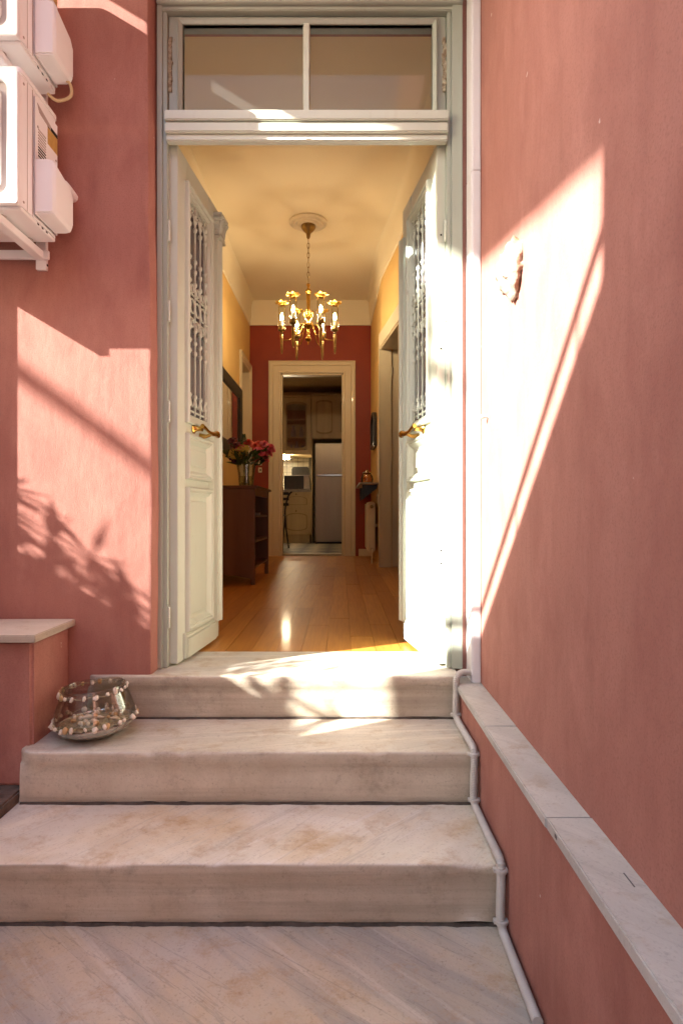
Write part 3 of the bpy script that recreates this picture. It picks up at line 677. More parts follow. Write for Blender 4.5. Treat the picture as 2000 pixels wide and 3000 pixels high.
shells = [shell_mesh('shell', 1.0, shell_m), shell_mesh('shell', 4.3, shell_m, (1.2,0.6,0.8)), shell_mesh('shell', 7.7, shell_o, (0.9,0.8,1.1)), shell_mesh('shell', 9.1, shell_m, (0.7,0.7,1.3))]
for rr, zz, n, sz in ((0.1225,0.168,25,0.0110),(0.1525,0.060,30,0.0112)):
    for k in range(n):
        a_ = 2*math.pi*k/n+rnd.uniform(-0.10,0.10); s = sz*rnd.uniform(0.55,1.15)
        z_ = zz+rnd.uniform(-0.006,0.004)
        mt = Matrix.Translation(tl((rr*math.cos(a_)*1.02, rr*math.sin(a_)*1.02, z_))) @ Matrix.Rotation(a_, 4, 'Z') @ Matrix.Rotation(rnd.uniform(-0.6,0.6), 4, 'X') @ Matrix.Diagonal((s*0.7, s, s, 1))
        place('shell', shells[rnd.randrange(4)], mt, bw)
    tmb(MB().tube([(rr*0.995*math.cos(a_), rr*0.995*math.sin(a_), zz-0.002+0.003*math.sin(a_*9)) for a_ in [2*math.pi*i/60 for i in range(61)]], 0.0016, 5)).build('cord', petal_dry, bw)
bm = bmesh.new(); bmesh.ops.create_grid(bm, x_segments=36, y_segments=36, size=1.0)
for v in bm.verts:
    x_, y_ = v.co.x, v.co.y; q_ = max(abs(x_), abs(y_)); l_ = math.hypot(x_, y_) or 1; f_ = q_/l_*0.130
    x_, y_ = x_*f_, y_*f_
    v.co = tl((x_, y_, 0.046+0.010*noise.noise(Vector((x_*60, y_*60, 2)))+0.005*noise.noise(Vector((x_*140, y_*140, 5)))))-bc
me = bpy.data.meshes.new('dried_petals'); bm.to_mesh(me); bm.free(); me.materials.append(petal_dry)
o = bpy.data.objects.new('dried_petals', me); col.objects.link(o); o.location = bc; tag(o, 'bed of olive dried petals filling the bottom of the glass bowl', 'petals')
for k in range(40):                             # loose shells and dried pieces lying in the bowl
    a_ = rnd.uniform(0, 6.28); r_ = 0.112*math.sqrt(rnd.random()); s = rnd.uniform(0.007,0.016)
    me = shells[rnd.randrange(4)] 
    z_ = 0.050+0.014*rnd.random()+(0.004 if r_ > 0.07 else 0)
    mt = Matrix.Translation(tl((r_*math.cos(a_), r_*math.sin(a_), z_))) @ Matrix.Rotation(rnd.uniform(0,6), 4, Vector((rnd.random(),rnd.random(),1)).normalized()) @ Matrix.Diagonal((s, s*0.8, s*0.55, 1))
    o = place('seashell', me, mt, None); tag(o, 'small loose seashell lying inside the glass bowl on the step', 'seashell', 'loose shells in the glass bowl')

# ------------------------------------------------------------------ hall shell
YH = 8.39; ZC = 3.60
hfl = MB().box(-1.30, 0.98, 2.647, YH+0.03, -0.06, -0.012).build('hall_floor', dark_wood); struct(hfl)
x = -1.30; wd = 0.112; r2 = random.Random(3)
while x < 0.98:
    y = 2.6475-r2.uniform(0, 0.9)
    while y < YH:
        ln = r2.uniform(0.9, 1.5); y0, y1 = max(2.6475, y), min(YH+0.028, y+ln-0.0012)
        if y1-y0 > 0.05:
            MB().box(x, min(x+wd-0.0012, 0.98), y0, y1, -0.0115, 0.0+r2.uniform(-0.0004, 0.0004)).build('plank', oak, hfl, 0.0008)
        y += ln
    x += wd
hc = MB().box(-1.5, 1.1, 2.55, YH+0.1, ZC, ZC+0.1).build('hall_ceiling', ceil_m); struct(hc)
hwl = MB().box(-1.42, -1.29, 2.6, 7.58, -0.05, ZC).box(-1.42, -1.29, 7.58, 8.33, 2.60, ZC).box(-1.42,-1.29,8.33,YH+0.1,-0.05,ZC).build('hall_wall_left', yellow_w); struct(hwl)
wr = [(0.80,2.60),(0.575,5.64),(0.555,5.83),(0.450,6.69),(0.415,YH)]
def wallseg(a, b, z0, z1, m, th=0.12):
    m.add([(a[0],a[1],z0),(b[0],b[1],z0),(b[0]+th,b[1],z0),(a[0]+th,a[1],z0),(a[0],a[1],z1),(b[0],b[1],z1),(b[0]+th,b[1],z1),(a[0]+th,a[1],z1)],
          [(0,1,2,3),(4,7,6,5),(0,4,5,1),(1,5,6,2),(2,6,7,3),(3,7,4,0)])
m = MB(); wallseg(wr[0], wr[1], -0.05, ZC, m); wallseg(wr[1], wr[2], -0.05, ZC, m); wallseg(wr[2], wr[3], 2.46, ZC, m); wallseg(wr[3], wr[4], -0.05, ZC, m)
struct(m.build('hall_wall_right', yellow_w))
K0, K1, KT = XX(823,YH), XX(1005,YH), ZZ(1094,YH)
m = MB().box(-1.45, K0, YH, YH+0.12, -0.05, ZC).box(K1, 0.60, YH, YH+0.12, -0.05, ZC).box(K0, K1, YH, YH+0.12, KT, ZC)
hwf = m.build('hall_wall_far', red_w); struct(hwf)
bx('cornice', ceil_m, hwf, -1.29, 0.42, YH-0.016, YH-0.001, 3.262, ZC-0.001)
bx('cornice_bead', ceil_m, hwf, -1.29, 0.42, YH-0.026, YH-0.0005, 3.245, 3.264, bevel=0.004)
bx('skirting', cream_p, hwf, XX(1050,YH), 0.414, YH-0.018, YH-0.001, 0.0, 0.10, bevel=0.003)
# coved cornices along the side walls
def cove(name, pth, side, parent):
    pr = [(0.0,-0.36),(0.014,-0.35),(0.012,-0.33),(0.022,-0.22),(0.026,-0.10),(0.036,-0.035),(0.06,-0.001)]
    vs = []; fs = []
    for (x, y) in pth:
        for a_, b__ in pr: vs.append((x+side*a_, y, ZC+b__))
    n = len(pr)
    for k in range(len(pth)-1):
        for i in range(n-1): fs.append((k*n+i, (k+1)*n+i, (k+1)*n+i+1, k*n+i+1))
    return MB().add(vs, fs).build(name, ceil_m, parent, 0, 40)
cove('cornice', [(-1.2895,2.60),(-1.2895,YH-0.001)], 1, hwl)
cove('cornice', [(x-0.0005,y) for x, y in wr], -1, bpy.data.objects['hall_wall_right'])
# closed outer shell so no daylight leaks into the side rooms
m = MB().box(-4.5, -4.4, 2.6, 12.2, -0.6, 3.9).box(4.0, 4.1, 2.6, 12.2, -0.6, 3.9).box(-4.5, 4.1, 12.1, 12.2, -0.6, 3.9).box(-4.5, 4.1, 2.61, 12.2, 3.85, 3.95).box(0.92, 4.1, 2.5, 2.6, -0.6, 3.9)
m.box(-4.5,4.1,2.7,12.2,-0.62,-0.55)
struct(m.build('house_shell', yellow_w))
m = MB().box(-4.4,-1.43,2.6,8.5,-0.05,-0.02).box(1.0,4.0,2.6,8.5,-0.05,-0.02); struct(m.build('side_room_floor', dark_wood))

# ---- hall door casings
def casing(t, x0, x1, zt, yw, w, T):
    """moulded casing round an opening: profile swept up, across, down. T(x, depth, z)"""
    pr = [(0,0),(0,0.030),(0.012,0.034),(0.020,0.024),(0.055,0.022),(0.062,0.028),(0.068,0.018),(w-0.03,0.016),(w-0.022,0.024),(w-0.006,0.022),(w,0.010),(w,-0.02)]
    for nm, path in (('casing_side', 0), ('casing_side', 1), ('casing_head', 2)):
        vs = []; n = len(pr)
        for o_, d in pr:                       # o_ = distance inwards from the outer edge
            i = w-o_
            if path == 0: vs += [T(x0-i, d, 0.0), T(x0-i, d, zt+i)]
            elif path == 1: vs += [T(x1+i, d, 0.0), T(x1+i, d, zt+i)]
            else: vs += [T(x0-i, d, zt+i), T(x1+i, d, zt+i)]
        fs = [(2*k, 2*k+1, 2*k+3, 2*k+2) for k in range(n-1)]
        MB().add(vs, fs).build(nm, cream_p, t, 0, 25)
kd = thing('kitchen_doorway', 'cream moulded door casing in the red wall opening to the kitchen', 'doorway', ((K0+K1)/2, YH, 0))
casing(kd, K0, K1, KT, YH, 0.172, lambda x, d, z: Vector((x, YH-d, z)))
MB().box(K0+0.0005, K0+0.02, YH+0.001, YH+0.13, 0, KT).build('lining', cream_p, kd); MB().box(K1-0.02, K1-0.0005, YH+0.001, YH+0.13, 0, KT).build('lining', cream_p, kd)
MB().box(K0, K1, YH+0.001, YH+0.13, KT-0.02, KT-0.0005).build('lining_head', cream_p, kd)
MB().box(K0+0.021, K1-0.021, YH-0.01, YH+0.14, -0.05, 0.030).build('threshold', cap_m, kd, 0.004)
# doorway on the right wall with its leaf opened away
rd = thing('side_doorway', 'cream door casing in the right hall wall with its door folded open', 'doorway', (0.46, 6.3, 0))
yj = 6.69
MB().box(0.418, 0.470, yj-0.012, yj+0.03, 0.0, 2.62).build('casing_side', cream_p, rd, 0.004)
MB().box(0.432, 0.560, yj-0.018, yj-0.0125, 0.0, 2.45).build('lining', cream_p, rd, 0.003)
MB().box(0.470, 0.560, yj-0.012, yj+0.03, 0.0, 2.46).build('jamb', cream_p, rd, 0.003)
m = MB(); wallseg((0.422,yj-0.012),(0.548,5.70),2.46,2.62,m,0.04); m.build('casing_head', cream_p, rd, 0.004)
m = MB(); wallseg((0.434,yj-0.02),(0.556,5.70),2.440,2.459,m,0.20); m.build('lining_head', cream_p, rd, 0.002)
dl = MB().box(0.566, 1.40, yj-0.004, yj+0.036, 0.006, 2.43).build('door_panel', cream_p, rd, 0.003)
for z in (0.25, 1.25, 2.2): MB().lathe([(0.008,z-0.05),(0.008,z+0.05)], 8, (0.563, yj-0.010, 0)).build('hinge', cream_p, rd, 0, 40)
# doorway at the far end of the left wall
ld = thing('side_doorway', 'cream door casing in the ochre wall next to the dark mirror', 'doorway', (-1.29, 7.95, 0))
casing(ld, 7.64, 8.27, 2.56, 0, 0.115, lambda x, d, z: Vector((-1.289+d, x, z)))
MB().box(-1.425, -1.2885, 7.621, 7.639, 0, 2.56).build('lining', cream_p, ld); MB().box(-1.425, -1.2885, 8.271, 8.289, 0, 2.56).build('lining', cream_p, ld)
MB().box(-1.425, -1.2885, 7.62, 8.29, 2.561, 2.58).build('lining_head', cream_p, ld)
MB().box(-1.42, -1.385, 7.641, 8.269, 0.005, 2.555).build('door_panel', cream_p, ld, 0.003)

# ------------------------------------------------------------------ hall furniture
dr = thing('dresser', 'dark brown wooden dresser with open shelves against the ochre wall', 'dresser', (-1.0, 5.5, 0))
dx0, dx1, dy0, dy1, dh = -1.275, -0.735, 5.06, 6.02, 0.845
bx('top', dark_wood, dr, dx0-0.004, dx1+0.025, dy0-0.02, dy1+0.02, dh-0.022, dh, bevel=0.003)
bx('side_panel', dark_wood, dr, dx0, dx1-0.034, dy0+0.004, dy0+0.022, 0.10, dh-0.0225)
bx('side_panel', dark_wood, dr, dx0, dx1-0.034, dy1-0.022, dy1-0.004, 0.10, dh-0.0225)
bx('back_panel', dark_wood, dr, dx0, dx0+0.012, dy0+0.023, dy1-0.023, 0.10, dh-0.0225)
for yy in (dy0, dy1-0.034):
    bx('leg', dark_wood, dr, dx1-0.034, dx1, yy, yy+0.034, 0.0, dh-0.0225, bevel=0.002)
    bx('leg', dark_wood, dr, dx0, dx0+0.03, yy+0.0005, yy+0.0335, 0.0, 0.0995, bevel=0.002)
bx('apron', dark_wood, dr, dx1-0.026, dx1-0.004, dy0+0.0345, dy1-0.0345, dh-0.085, dh-0.0225)
for z in (0.13, 0.355, 0.575): bx('shelf', dark_wood, dr, dx0+0.0125, dx1-0.01, dy0+0.0225, dy1-0.0225, z, z+0.016, bevel=0.001)
m = MB().prism([(0,0)]+[(x_, 0.035*math.sin(math.pi*x_/(dx1-dx0-0.034))) for x_ in [0.02+0.45*k/12 for k in range(13)]]+[(dx1-dx0-0.034,0),(dx1-dx0-0.034,0.07),(0,0.07)], (0,0.015,0), (dx0,dy0+0.006,0.05), (1,0,0), (0,0,1)); m.build('skirt', dark_wood, dr)
ph = MB().box(-0.82,-0.77,5.62,5.67,0.591,0.615).build('small_box', micro_m, None, 0.003); tag(ph, 'tiny pale box on the upper shelf of the dresser', 'box')

vz = 0.845; vcn = Vector((-0.865, 5.42, vz))
va = thing('glass_vase', 'clear glass vase of flowers on the dark dresser', 'vase', vcn)
MB().lathe([(0.060,0.0),(0.066,0.006),(0.068,0.04),(0.074,0.12),(0.088,0.205),(0.084,0.205),(0.070,0.12),(0.063,0.04),(0.060,0.016),(0.0,0.014)], 20, vcn).build('glass_wall', clear_g, va, 0, 60)
MB().lathe([(0.060,0.016),(0.0625,0.04),(0.067,0.10),(0.0,0.10)], 20, vcn).build('water', glass('vase_water', (0.72,0.74,0.55), 0.1), va, 0, 60)
bq = thing('bouquet', 'mixed bouquet of pink roses lilies and fern in the glass vase', 'bouquet', vcn+Vector((0,0,0.02)))
def petal_flower(name, mat, layers, rad, cup):
    m = MB()
    for li in range(layers):
        n = 5+li; r_ = rad*(0.35+0.65*li/(max(1, layers-1))); up = cup*(1-li/layers)
        for k in range(n):
            a_ = 2*math.pi*(k+0.5*(li % 2))/n; d = Vector((math.cos(a_), math.sin(a_), 0)); s = Vector((-d.y, d.x, 0)); w = r_*0.62
            b0 = d*r_*0.08+Vector((0,0,-rad*0.3)); m1 = d*r_*0.6+Vector((0,0,up*0.7)); t1 = d*r_+Vector((0,0,up*0.8-r_*0.12))
            m.add([b0, m1-s*w, m1+s*w+Vector((0,0,r_*0.02)), t1-s*w*0.55, t1+s*w*0.55, m1+Vector((0,0,-r_*0.12)), t1+d*r_*0.08], [(0,1,5),(0,5,2),(1,3,6,5),(5,6,4,2)])
    return m.mesh(name, mat, 0, 60)
fm = {k: M('petal_'+k, c, c2, 30, 0.55) for k, c, c2 in (('pink',(0.85,0.18,0.30),(0.72,0.10,0.20)),('coral',(0.85,0.16,0.10),(0.66,0.08,0.05)),('crimson',(0.18,0.012,0.035),(0.10,0.008,0.02)),('yellow',(0.55,0.42,0.08),(0.40,0.34,0.07)),('violet',(0.16,0.03,0.16),(0.10,0.02,0.11)),('rosy',(0.60,0.14,0.18),(0.45,0.08,0.10)))}
fl = {'pink': petal_flower('flower', fm['pink'], 5, 0.055, 0.045), 'coral': petal_flower('flower', fm['coral'], 5, 0.052, 0.045), 'crimson': petal_flower('flower', fm['crimson'], 3, 0.045, 0.02),
      'yellow': petal_flower('flower', fm['yellow'], 2, 0.075, 0.03), 'violet': petal_flower('flower', fm['violet'], 3, 0.035, 0.02), 'rosy': petal_flower('flower', fm['rosy'], 3, 0.05, 0.03)}
spots = [('pink',775,1340,0.05),('pink',792,1312,0.0),('pink',775,1303,0.04),('pink',760,1322,-0.06),('pink',785,1325,0.07),('coral',748,1308,-0.02),('coral',758,1303,0.04),('coral',728,1298,0.0),('rosy',733,1302,0.05),
         ('crimson',682,1292,0.0),('crimson',690,1302,-0.05),('crimson',676,1288,0.04),('rosy',700,1312,-0.06),('rosy',684,1318,0.03),('yellow',692,1326,-0.09),('yellow',702,1334,-0.05),('yellow',706,1318,-0.08),('violet',680,1340,-0.04),('violet',688,1346,-0.07),('violet',676,1336,0.02)]
for kind, px, py, dy in spots:
    c = W(px, py, 5.42+dy); ct = vcn+Vector((0,0,0.16)); d = (c-ct).normalized(); d = (d+Vector((0,-0.55,0.1))).normalized()
    place('flower', fl[kind], Matrix.Translation(c) @ d.to_track_quat('Z','Y').to_matrix().to_4x4() @ Matrix.Rotation(rnd.uniform(0,6), 4, 'Z'), bq)
    MB().tube(spline([vcn+Vector((rnd.uniform(-.03,.03),rnd.uniform(-.03,.03),0.022)), vcn+Vector((rnd.uniform(-.03,.03),rnd.uniform(-.03,.03),0.20)), c-d*0.02], 4), 0.0028, 5).build('stem', stem_m, bq, 0, 60)
lf = MB().add([(0,0,0),(0.014,0.03,0.004),(0.017,0.06,0.004),(0.010,0.095,-0.004),(0,0.12,-0.012),(-0.010,0.095,-0.004),(-0.017,0.06,0.004),(-0.014,0.03,0.004),(0,0.03,-0.002),(0,0.06,-0.003),(0,0.095,-0.008)],
              [(0,1,8),(1,2,9,8),(2,3,10,9),(3,4,10),(4,5,10),(5,6,9,10),(6,7,8,9),(7,0,8)]).mesh('leaf', leaf_m, 0, 60)
for k in range(95):
    a_ = rnd.uniform(0, 6.28); el = rnd.uniform(0.1, 1.2); rr = rnd.uniform(0.02, 0.14)
    c = vcn+Vector((rr*math.cos(a_)+rnd.uniform(-0.04,0.02), rr*math.sin(a_), 0.19+rnd.uniform(0, 0.13)))
    d = Vector((math.cos(a_)*math.cos(el), math.sin(a_)*math.cos(el), math.sin(el)*0.8)); s = rnd.uniform(0.6, 1.1)
    place('leaf', lf, Matrix.Translation(c) @ d.to_track_quat('Y','Z').to_matrix().to_4x4() @ Matrix.Rotation(rnd.uniform(-1,1), 4, 'Y') @ Matrix.Scale(s, 4), bq)
for k, (bx_, bz) in enumerate(((715,1272),(705,1290),(652,1322),(662,1335))):        # ferns
    m = MB(); tip = W(bx_, bz, 5.40); base = vcn+Vector((-0.02,0,0.20)); pth = spline([base, (base+tip)/2+Vector((0,0,0.03)), tip], 9)
    m.tube(pth, 0.002, 5)
    for i in range(6, len(pth)-1):
        f = (i-6)/(len(pth)-7); ln = 0.055*(1-f*0.75); d = (pth[min(i+1,len(pth)-1)]-pth[i-1]).normalized(); sd = d.cross(Vector((0,1,0))).normalized()
        for sg in (-1, 1):
            e = pth[i]+(sd*sg*0.9+d*0.6).normalized()*ln; w_ = d*0.0045
            m.add([pth[i]-w_, (pth[i]+e)/2-w_*1.6+Vector((0,-0.004,0)), e, (pth[i]+e)/2+w_*1.6+Vector((0,-0.004,0)), pth[i]+w_], [(0,1,2,3,4)])
    m.build('fern_frond', leaf_m, bq)

mr = thing('wall_mirror', 'large mirror in a wide black frame on the ochre wall above the dresser', 'mirror', (-1.285, 6.4, 1.28))
my0, my1, mz0, mz1 = 5.0, 7.56, 1.30, 2.17
TM = lambda y, z, h: Vector((-1.2895+h, y, z))
MB().sweep_rect(my0, my1, mz0, mz1, [(0,0.0),(0,0.030),(0.02,0.040),(0.06,0.034),(0.11,0.024),(0.13,0.014),(0.13,0.0)], TM).build('frame', black_wood, mr, 0, 30)
MB().box(-1.2892, -1.282, my0+0.12, my1-0.12, mz0+0.12, mz1-0.12).build('mirror_glass', mirror_m, mr)

sk = thing('wall_socket', 'pair of small cream socket plates on the red wall', 'socket', W(762,1383,YH-0.01))
for y_ in (1356, 1377):
    c = W(762, y_, YH-0.008); MB().box(c.x-0.026, c.x+0.026, YH-0.012, YH-0.0005, c.z-0.036, c.z+0.036).build('plate', cream_p, sk, 0.004)
    MB().box(c.x-0.006, c.x+0.014, YH-0.0135, YH-0.0118, c.z-0.012, c.z+0.012).build('socket_hole', hole_m, sk)

am = thing('arched_frame', 'narrow arch-topped dark frame on the right hall wall above the shelf', 'frame', (0.44, 7.65, 1.43))
yc, hw = 7.62, 0.30
outp = [(-hw,1.44)]+[(hw*math.cos(R(a_)), 1.74+0.15*math.sin(R(a_))) for a_ in range(180,-1,-15)]+[(hw,1.44)]
innp = [(x_*0.74, 1.49+(z_-1.44)*0.83) for x_, z_ in outp]
MB().ring(outp, innp, (-0.05,0.0,0), (0.437,yc,0), (-0.022,1,0), (0,0,1)).build('frame', black_wood, am, 0.004)
MB().prism(innp, (-0.008,0,0), (0.438,yc,0), (-0.022,1,0), (0,0,1)).build('mirror_glass', mirror_m, am)

sh = thing('wall_shelf', 'thin marble shelf on the right wall above the radiator', 'shelf', (0.33, 7.6, 0.95))
bx('shelf_board', cap_m, sh, 0.205, 0.440, 6.95, 8.33, 0.948, 0.965, bevel=0.003)
for yy in (7.15, 8.15): MB().prism([(0,0),(0.18,0.14),(0.18,0.18),(0,0.18)], (0,0.02,0), (0.250,yy,0.767), (1,0,0), (0,0,1)).build('bracket', black_m, sh)
jr = thing('glass_jar', 'glass jar with bright metal lid standing on the marble shelf', 'jar', (0.315, 7.35, 0.965))
jc = (0.315,7.35,0.9655)
MB().lathe([(0.050,0.0),(0.070,0.02),(0.076,0.06),(0.066,0.10),(0.045,0.130),(0.042,0.130),(0.062,0.10),(0.072,0.06),(0.066,0.022),(0.0,0.006)], 20, jc).build('glass_wall', amber_g, jr, 0, 60)
MB().lathe([(0.028,0.008),(0.020,0.03),(0.030,0.055),(0.018,0.075),(0.026,0.10),(0.0,0.12)], 14, jc).build('metal_core', brass, jr, 0, 60)
MB().lathe([(0.052,0.131),(0.060,0.136),(0.050,0.145),(0.018,0.155),(0.016,0.170),(0.0,0.176)], 18, jc).build('lid', M('silver', (0.6,0.55,0.48), None, 9, 0.2, 1.0), jr, 0, 60)

ra = thing('radiator', 'cream panel radiator mounted under the marble shelf', 'radiator', (0.36, 7.6, 0.08))
for k in range(10):
    y0 = 7.16+k*0.095
    MB().box(0.318, 0.405, y0, y0+0.085, 0.13, 0.745).build('fin', rad_m, ra, 0.018, 40)
MB().box(0.335, 0.39, 7.17, 8.10, 0.165, 0.195).box(0.335, 0.39, 7.17, 8.10, 0.675, 0.705).build('header_pipe', rad_m, ra)
MB().lathe([(0.018,-0.03),(0.022,-0.028),(0.022,0.0)], 12, (0.362,7.165,0.685), 'y').build('valve_plug', brass_d, ra, 0, 40)
MB().lathe([(0.014,-0.02),(0.014,0.0)], 12, (0.362,7.165,0.175), 'y').build('valve_plug', brass_d, ra, 0, 40)
MB().tube(spline([(0.362,7.15,0.175),(0.362,7.10,0.17),(0.362,7.09,0.10),(0.362,7.09,-0.01)],5), 0.009, 8).build('pipe', rad_m, ra, 0, 60)
MB().box(0.40, 0.436, 7.25, 7.29, 0.44, 0.48).box(0.40,0.428,7.95,7.99,0.44,0.48).build('wall_bracket', rad_m, ra)

# ------------------------------------------------------------------ chandelier
CX, CY = -0.340, 6.12
rs = MB().lathe([(0.195,ZC-0.0005),(0.195,ZC-0.014),(0.180,ZC-0.024),(0.168,ZC-0.014),(0.155,ZC-0.014),(0.145,ZC-0.030),(0.128,ZC-0.020),(0.110,ZC-0.020),(0.098,ZC-0.038),(0.06,ZC-0.0405),(0.0,ZC-0.0405)], 40, (CX,CY,0)).build('ceiling_rose', M('rose_plaster', (0.80,0.72,0.58), None, 6, 0.8), None, 0, 30)
tag(rs, 'round ringed plaster rose on the hall ceiling', 'ceiling rose')
ch = thing('chandelier', 'brass six-arm chandelier with lit candle bulbs in glass chimneys', 'chandelier', (CX, CY, 2.34))
C3 = (CX, CY, 0)
MB().lathe([(0.074,3.5592),(0.076,3.548),(0.070,3.530),(0.050,3.505),(0.024,3.480),(0.018,3.440),(0.010,3.425),(0.0,3.42)], 24, C3).build('canopy', brass_d, ch, 0, 40)
nl = 9; zt, zb_ = 3.43, 2.985; ll = (zt-zb_)/nl
for k in range(nl):
    zc = zt-ll*(k+0.5); pts = []
    for i in range(15):
        a_ = 2*math.pi*i/14; u_ = 0.011*math.cos(a_); v_ = (ll*0.62)*math.sin(a_)
        pts.append((CX+(u_ if k % 2 else 0), CY+(0 if k % 2 else u_), zc+v_))
    MB().tube(pts, 0.0034, 6, cap=False).build('chain_link', brass_d, ch, 0, 60)
MB().lathe([(0.0,2.975),(0.012,2.968),(0.020,2.955),(0.012,2.93),(0.010,2.92),(0.028,2.902),(0.034,2.88),(0.018,2.858),(0.026,2.85),(0.020,2.845),(0.018,2.70),(0.022,2.69),(0.036,2.66),(0.044,2.63),(0.030,2.605),(0.018,2.59),(0.020,2.56),(0.048,2.545),(0.052,2.53),(0.030,2.515),(0.014,2.49),(0.020,2.465),(0.012,2.44),(0.022,2.42),(0.034,2.395),(0.022,2.378),(0.008,2.37),(0.006,2.345),(0.0,2.335)], 18, C3).build('column', brass, ch, 0, 45)
for k in range(10):
    a_ = 2*math.pi*k/10; d = Vector((math.cos(a_), math.sin(a_), 0)); b0 = Vector(C3)
    MB().tube([b0+d*0.022+Vector((0,0,2.61)), b0+d*0.044+Vector((0,0,2.64)), b0+d*0.048+Vector((0,0,2.67)), b0+d*0.058+Vector((0,0,2.685))], [0.007,0.009,0.008,0.003], 6).build('acanthus_leaf', brass, ch, 0, 60)
lid_m = M('gilded_lid', (0.46,0.25,0.04), (0.34,0.17,0.025), 18, 0.38, 0.9)
for k in range(6):
    a_ = math.pi*k/3; d = Vector((math.cos(a_), math.sin(a_), 0)); P = Vector(C3)+d*0.272; b0 = Vector(C3)
    am_ = MB().tube(spline([b0+d*0.045+Vector((0,0,2.535)), b0+d*0.085+Vector((0,0,2.545)), b0+d*0.115+Vector((0,0,2.49)), b0+d*0.165+Vector((0,0,2.405)), b0+d*0.225+Vector((0,0,2.385)), b0+d*0.268+Vector((0,0,2.388))], 7), 0.0052, 8).build('arm', brass, ch, 0, 60)
    MB().lathe([(0.0,2.240),(0.008,2.246),(0.006,2.256),(0.011,2.262),(0.013,2.30),(0.016,2.40),(0.019,2.435),(0.012,2.447),(0.020,2.457),(0.012,2.468),(0.020,2.478),(0.036,2.484),(0.040,2.495),(0.040,2.508),(0.036,2.512),(0.036,2.525),(0.0,2.525)], 14, P).build('candle_stem', brass_d, am_, 0, 45)
    MB().lathe([(0.015,2.5255),(0.015,2.590),(0.012,2.595),(0.0,2.595)], 12, P).build('candle_sleeve', cream_p, am_, 0, 45)
    MB().lathe([(0.007,2.5955),(0.012,2.605),(0.014,2.618),(0.011,2.636),(0.005,2.655),(0.0,2.665)], 14, P).build('bulb', bulb_m, am_, 0, 80)
    MB().lathe([(0.0375,2.513),(0.0375,2.742)], 20, P, cap=False).build('glass_chimney', clear_g, am_, 0, 80)
    # petalled brass lid on top of the chimney
    m = MB(); n = 32; ring_ = []
    for (r_, z_) in ((0.032,2.738),(0.040,2.752),(0.052,2.765),(0.070,2.768)):
        for i in range(n):
            t_ = 2*math.pi*i/n; q = 1+0.10*math.cos(8*t_)*((r_-0.03)/0.04); ring_.append(P+Vector((r_*q*math.cos(t_), r_*q*math.sin(t_), z_+0.007*math.cos(8*t_)*((r_-0.03)/0.04))))
    fs = [(j*n+i, j*n+(i+1) % n, (j+1)*n+(i+1) % n, (j+1)*n+i) for j in range(3) for i in range(n)]
    m.add(ring_, fs).build('chimney_lid', lid_m, am_, 0, 60)

# ------------------------------------------------------------------ kitchen
KD = 11.30; KZ = 0.030
kf = MB().box(-2.2, 1.2, YH+0.121, 12.1, -0.02, KZ).build('kitchen_floor', kfloor_m); struct(kf)
kc = MB().box(-2.3, 1.3, YH+0.121, 12.1, 3.02, 3.1).build('kitchen_ceiling', M('kitchen_ceiling_paint', (0.55,0.42,0.27), None, 3, 0.8)); struct(kc)
kw = MB().box(-2.3, -2.2, YH+0.121, 12.1, -0.02, 3.05).box(1.2, 1.3, YH+0.121, 12.1, -0.02, 3.05).box(-2.2, 1.2, 11.92, 12.05, -0.02, 3.05).build('kitchen_wall', M('kitchen_wall_paint', (0.55,0.42,0.25), None, 3, 0.7)); struct(kw)
def kx(px): return XX(px, KD)
def kz(py): return ZZ(py, KD)
# tiled splashback
tm = MB().box(-0.052,0.052,-0.004,0.004,-0.052,0.052).mesh('tile', tile_w, 0.002)
gm_ = MB().box(-1.75, -0.55, 11.915, 11.9195, 0.95, 1.75).build('grout', grout_m, kw)
for i in range(10):
    for j in range(7):
        place('tile', tm, Matrix.Translation((-1.69+i*0.1095, 11.9115, 1.03+j*0.1095)), kw)
def arch_door(t, x0, x1, z0, z1, y, name='cabinet_door', arch_lo=True, arch_hi=True, glassy=False):
    d = MB().box(x0, x1, y-0.02, y, z0, z1).build(name, kit_wood, t, 0.003) if not glassy else MB().ring([(x0,z0),(x1,z0),(x1,z1),(x0,z1)], [(x0+0.07,z0+0.08),(x1-0.07,z0+0.08),(x1-0.07,z1-0.10),(x0+0.07,z1-0.10)], (0,-0.02,0), (0,y,0)).build(name, kit_wood, t, 0.003)
    ix0, ix1 = x0+0.07, x1-0.07; cxm = (ix0+ix1)/2; hw_ = (ix1-ix0)/2; rise = min(0.06, hw_*0.35)
    top = [(cxm+hw_*math.cos(R(a_)), z1-0.07-rise+rise*math.sin(R(a_))) for a_ in range(0,181,15)] if arch_hi else [(ix1,z1-0.07),(ix0,z1-0.07)]
    bot = [(cxm-hw_*math.cos(R(a_)), z0+0.07+rise-rise*math.sin(R(a_))) for a_ in range(0,181,15)] if arch_lo else [(ix0,z0+0.07),(ix1,z0+0.07)]
    poly = top+bot; cm = Vector((cxm, (z0+z1)/2))
    inn = [tuple(cm+(Vector(p_)-cm)*0.90) for p_ in poly]
    MB().ring(poly, inn, (0,-0.018,0), (0,y-0.0195,0)).build('raised_moulding', kit_dark, d, 0.004)
    return d
ku = thing('wall_cabinet', 'cream wooden wall cabinet with a glazed door over the counter', 'cabinet', (kx(868), 11.6, kz(1332)))
x0, x1, z0, z1 = kx(800), kx(911), kz(1332), kz(1166)
m = MB().box(x0, x0+0.02, KD, 11.91, z0, z1).box(x1-0.02, x1, KD, 11.91, z0, z1).box(x0, x1, KD+0.001, 11.91, z0+0.0005, z0+0.02).box(x0, x1, KD+0.001, 11.91, z1-0.02, z1-0.0005).box(x0+0.02,x1-0.02,11.88,11.909,z0+0.02,z1-0.02)
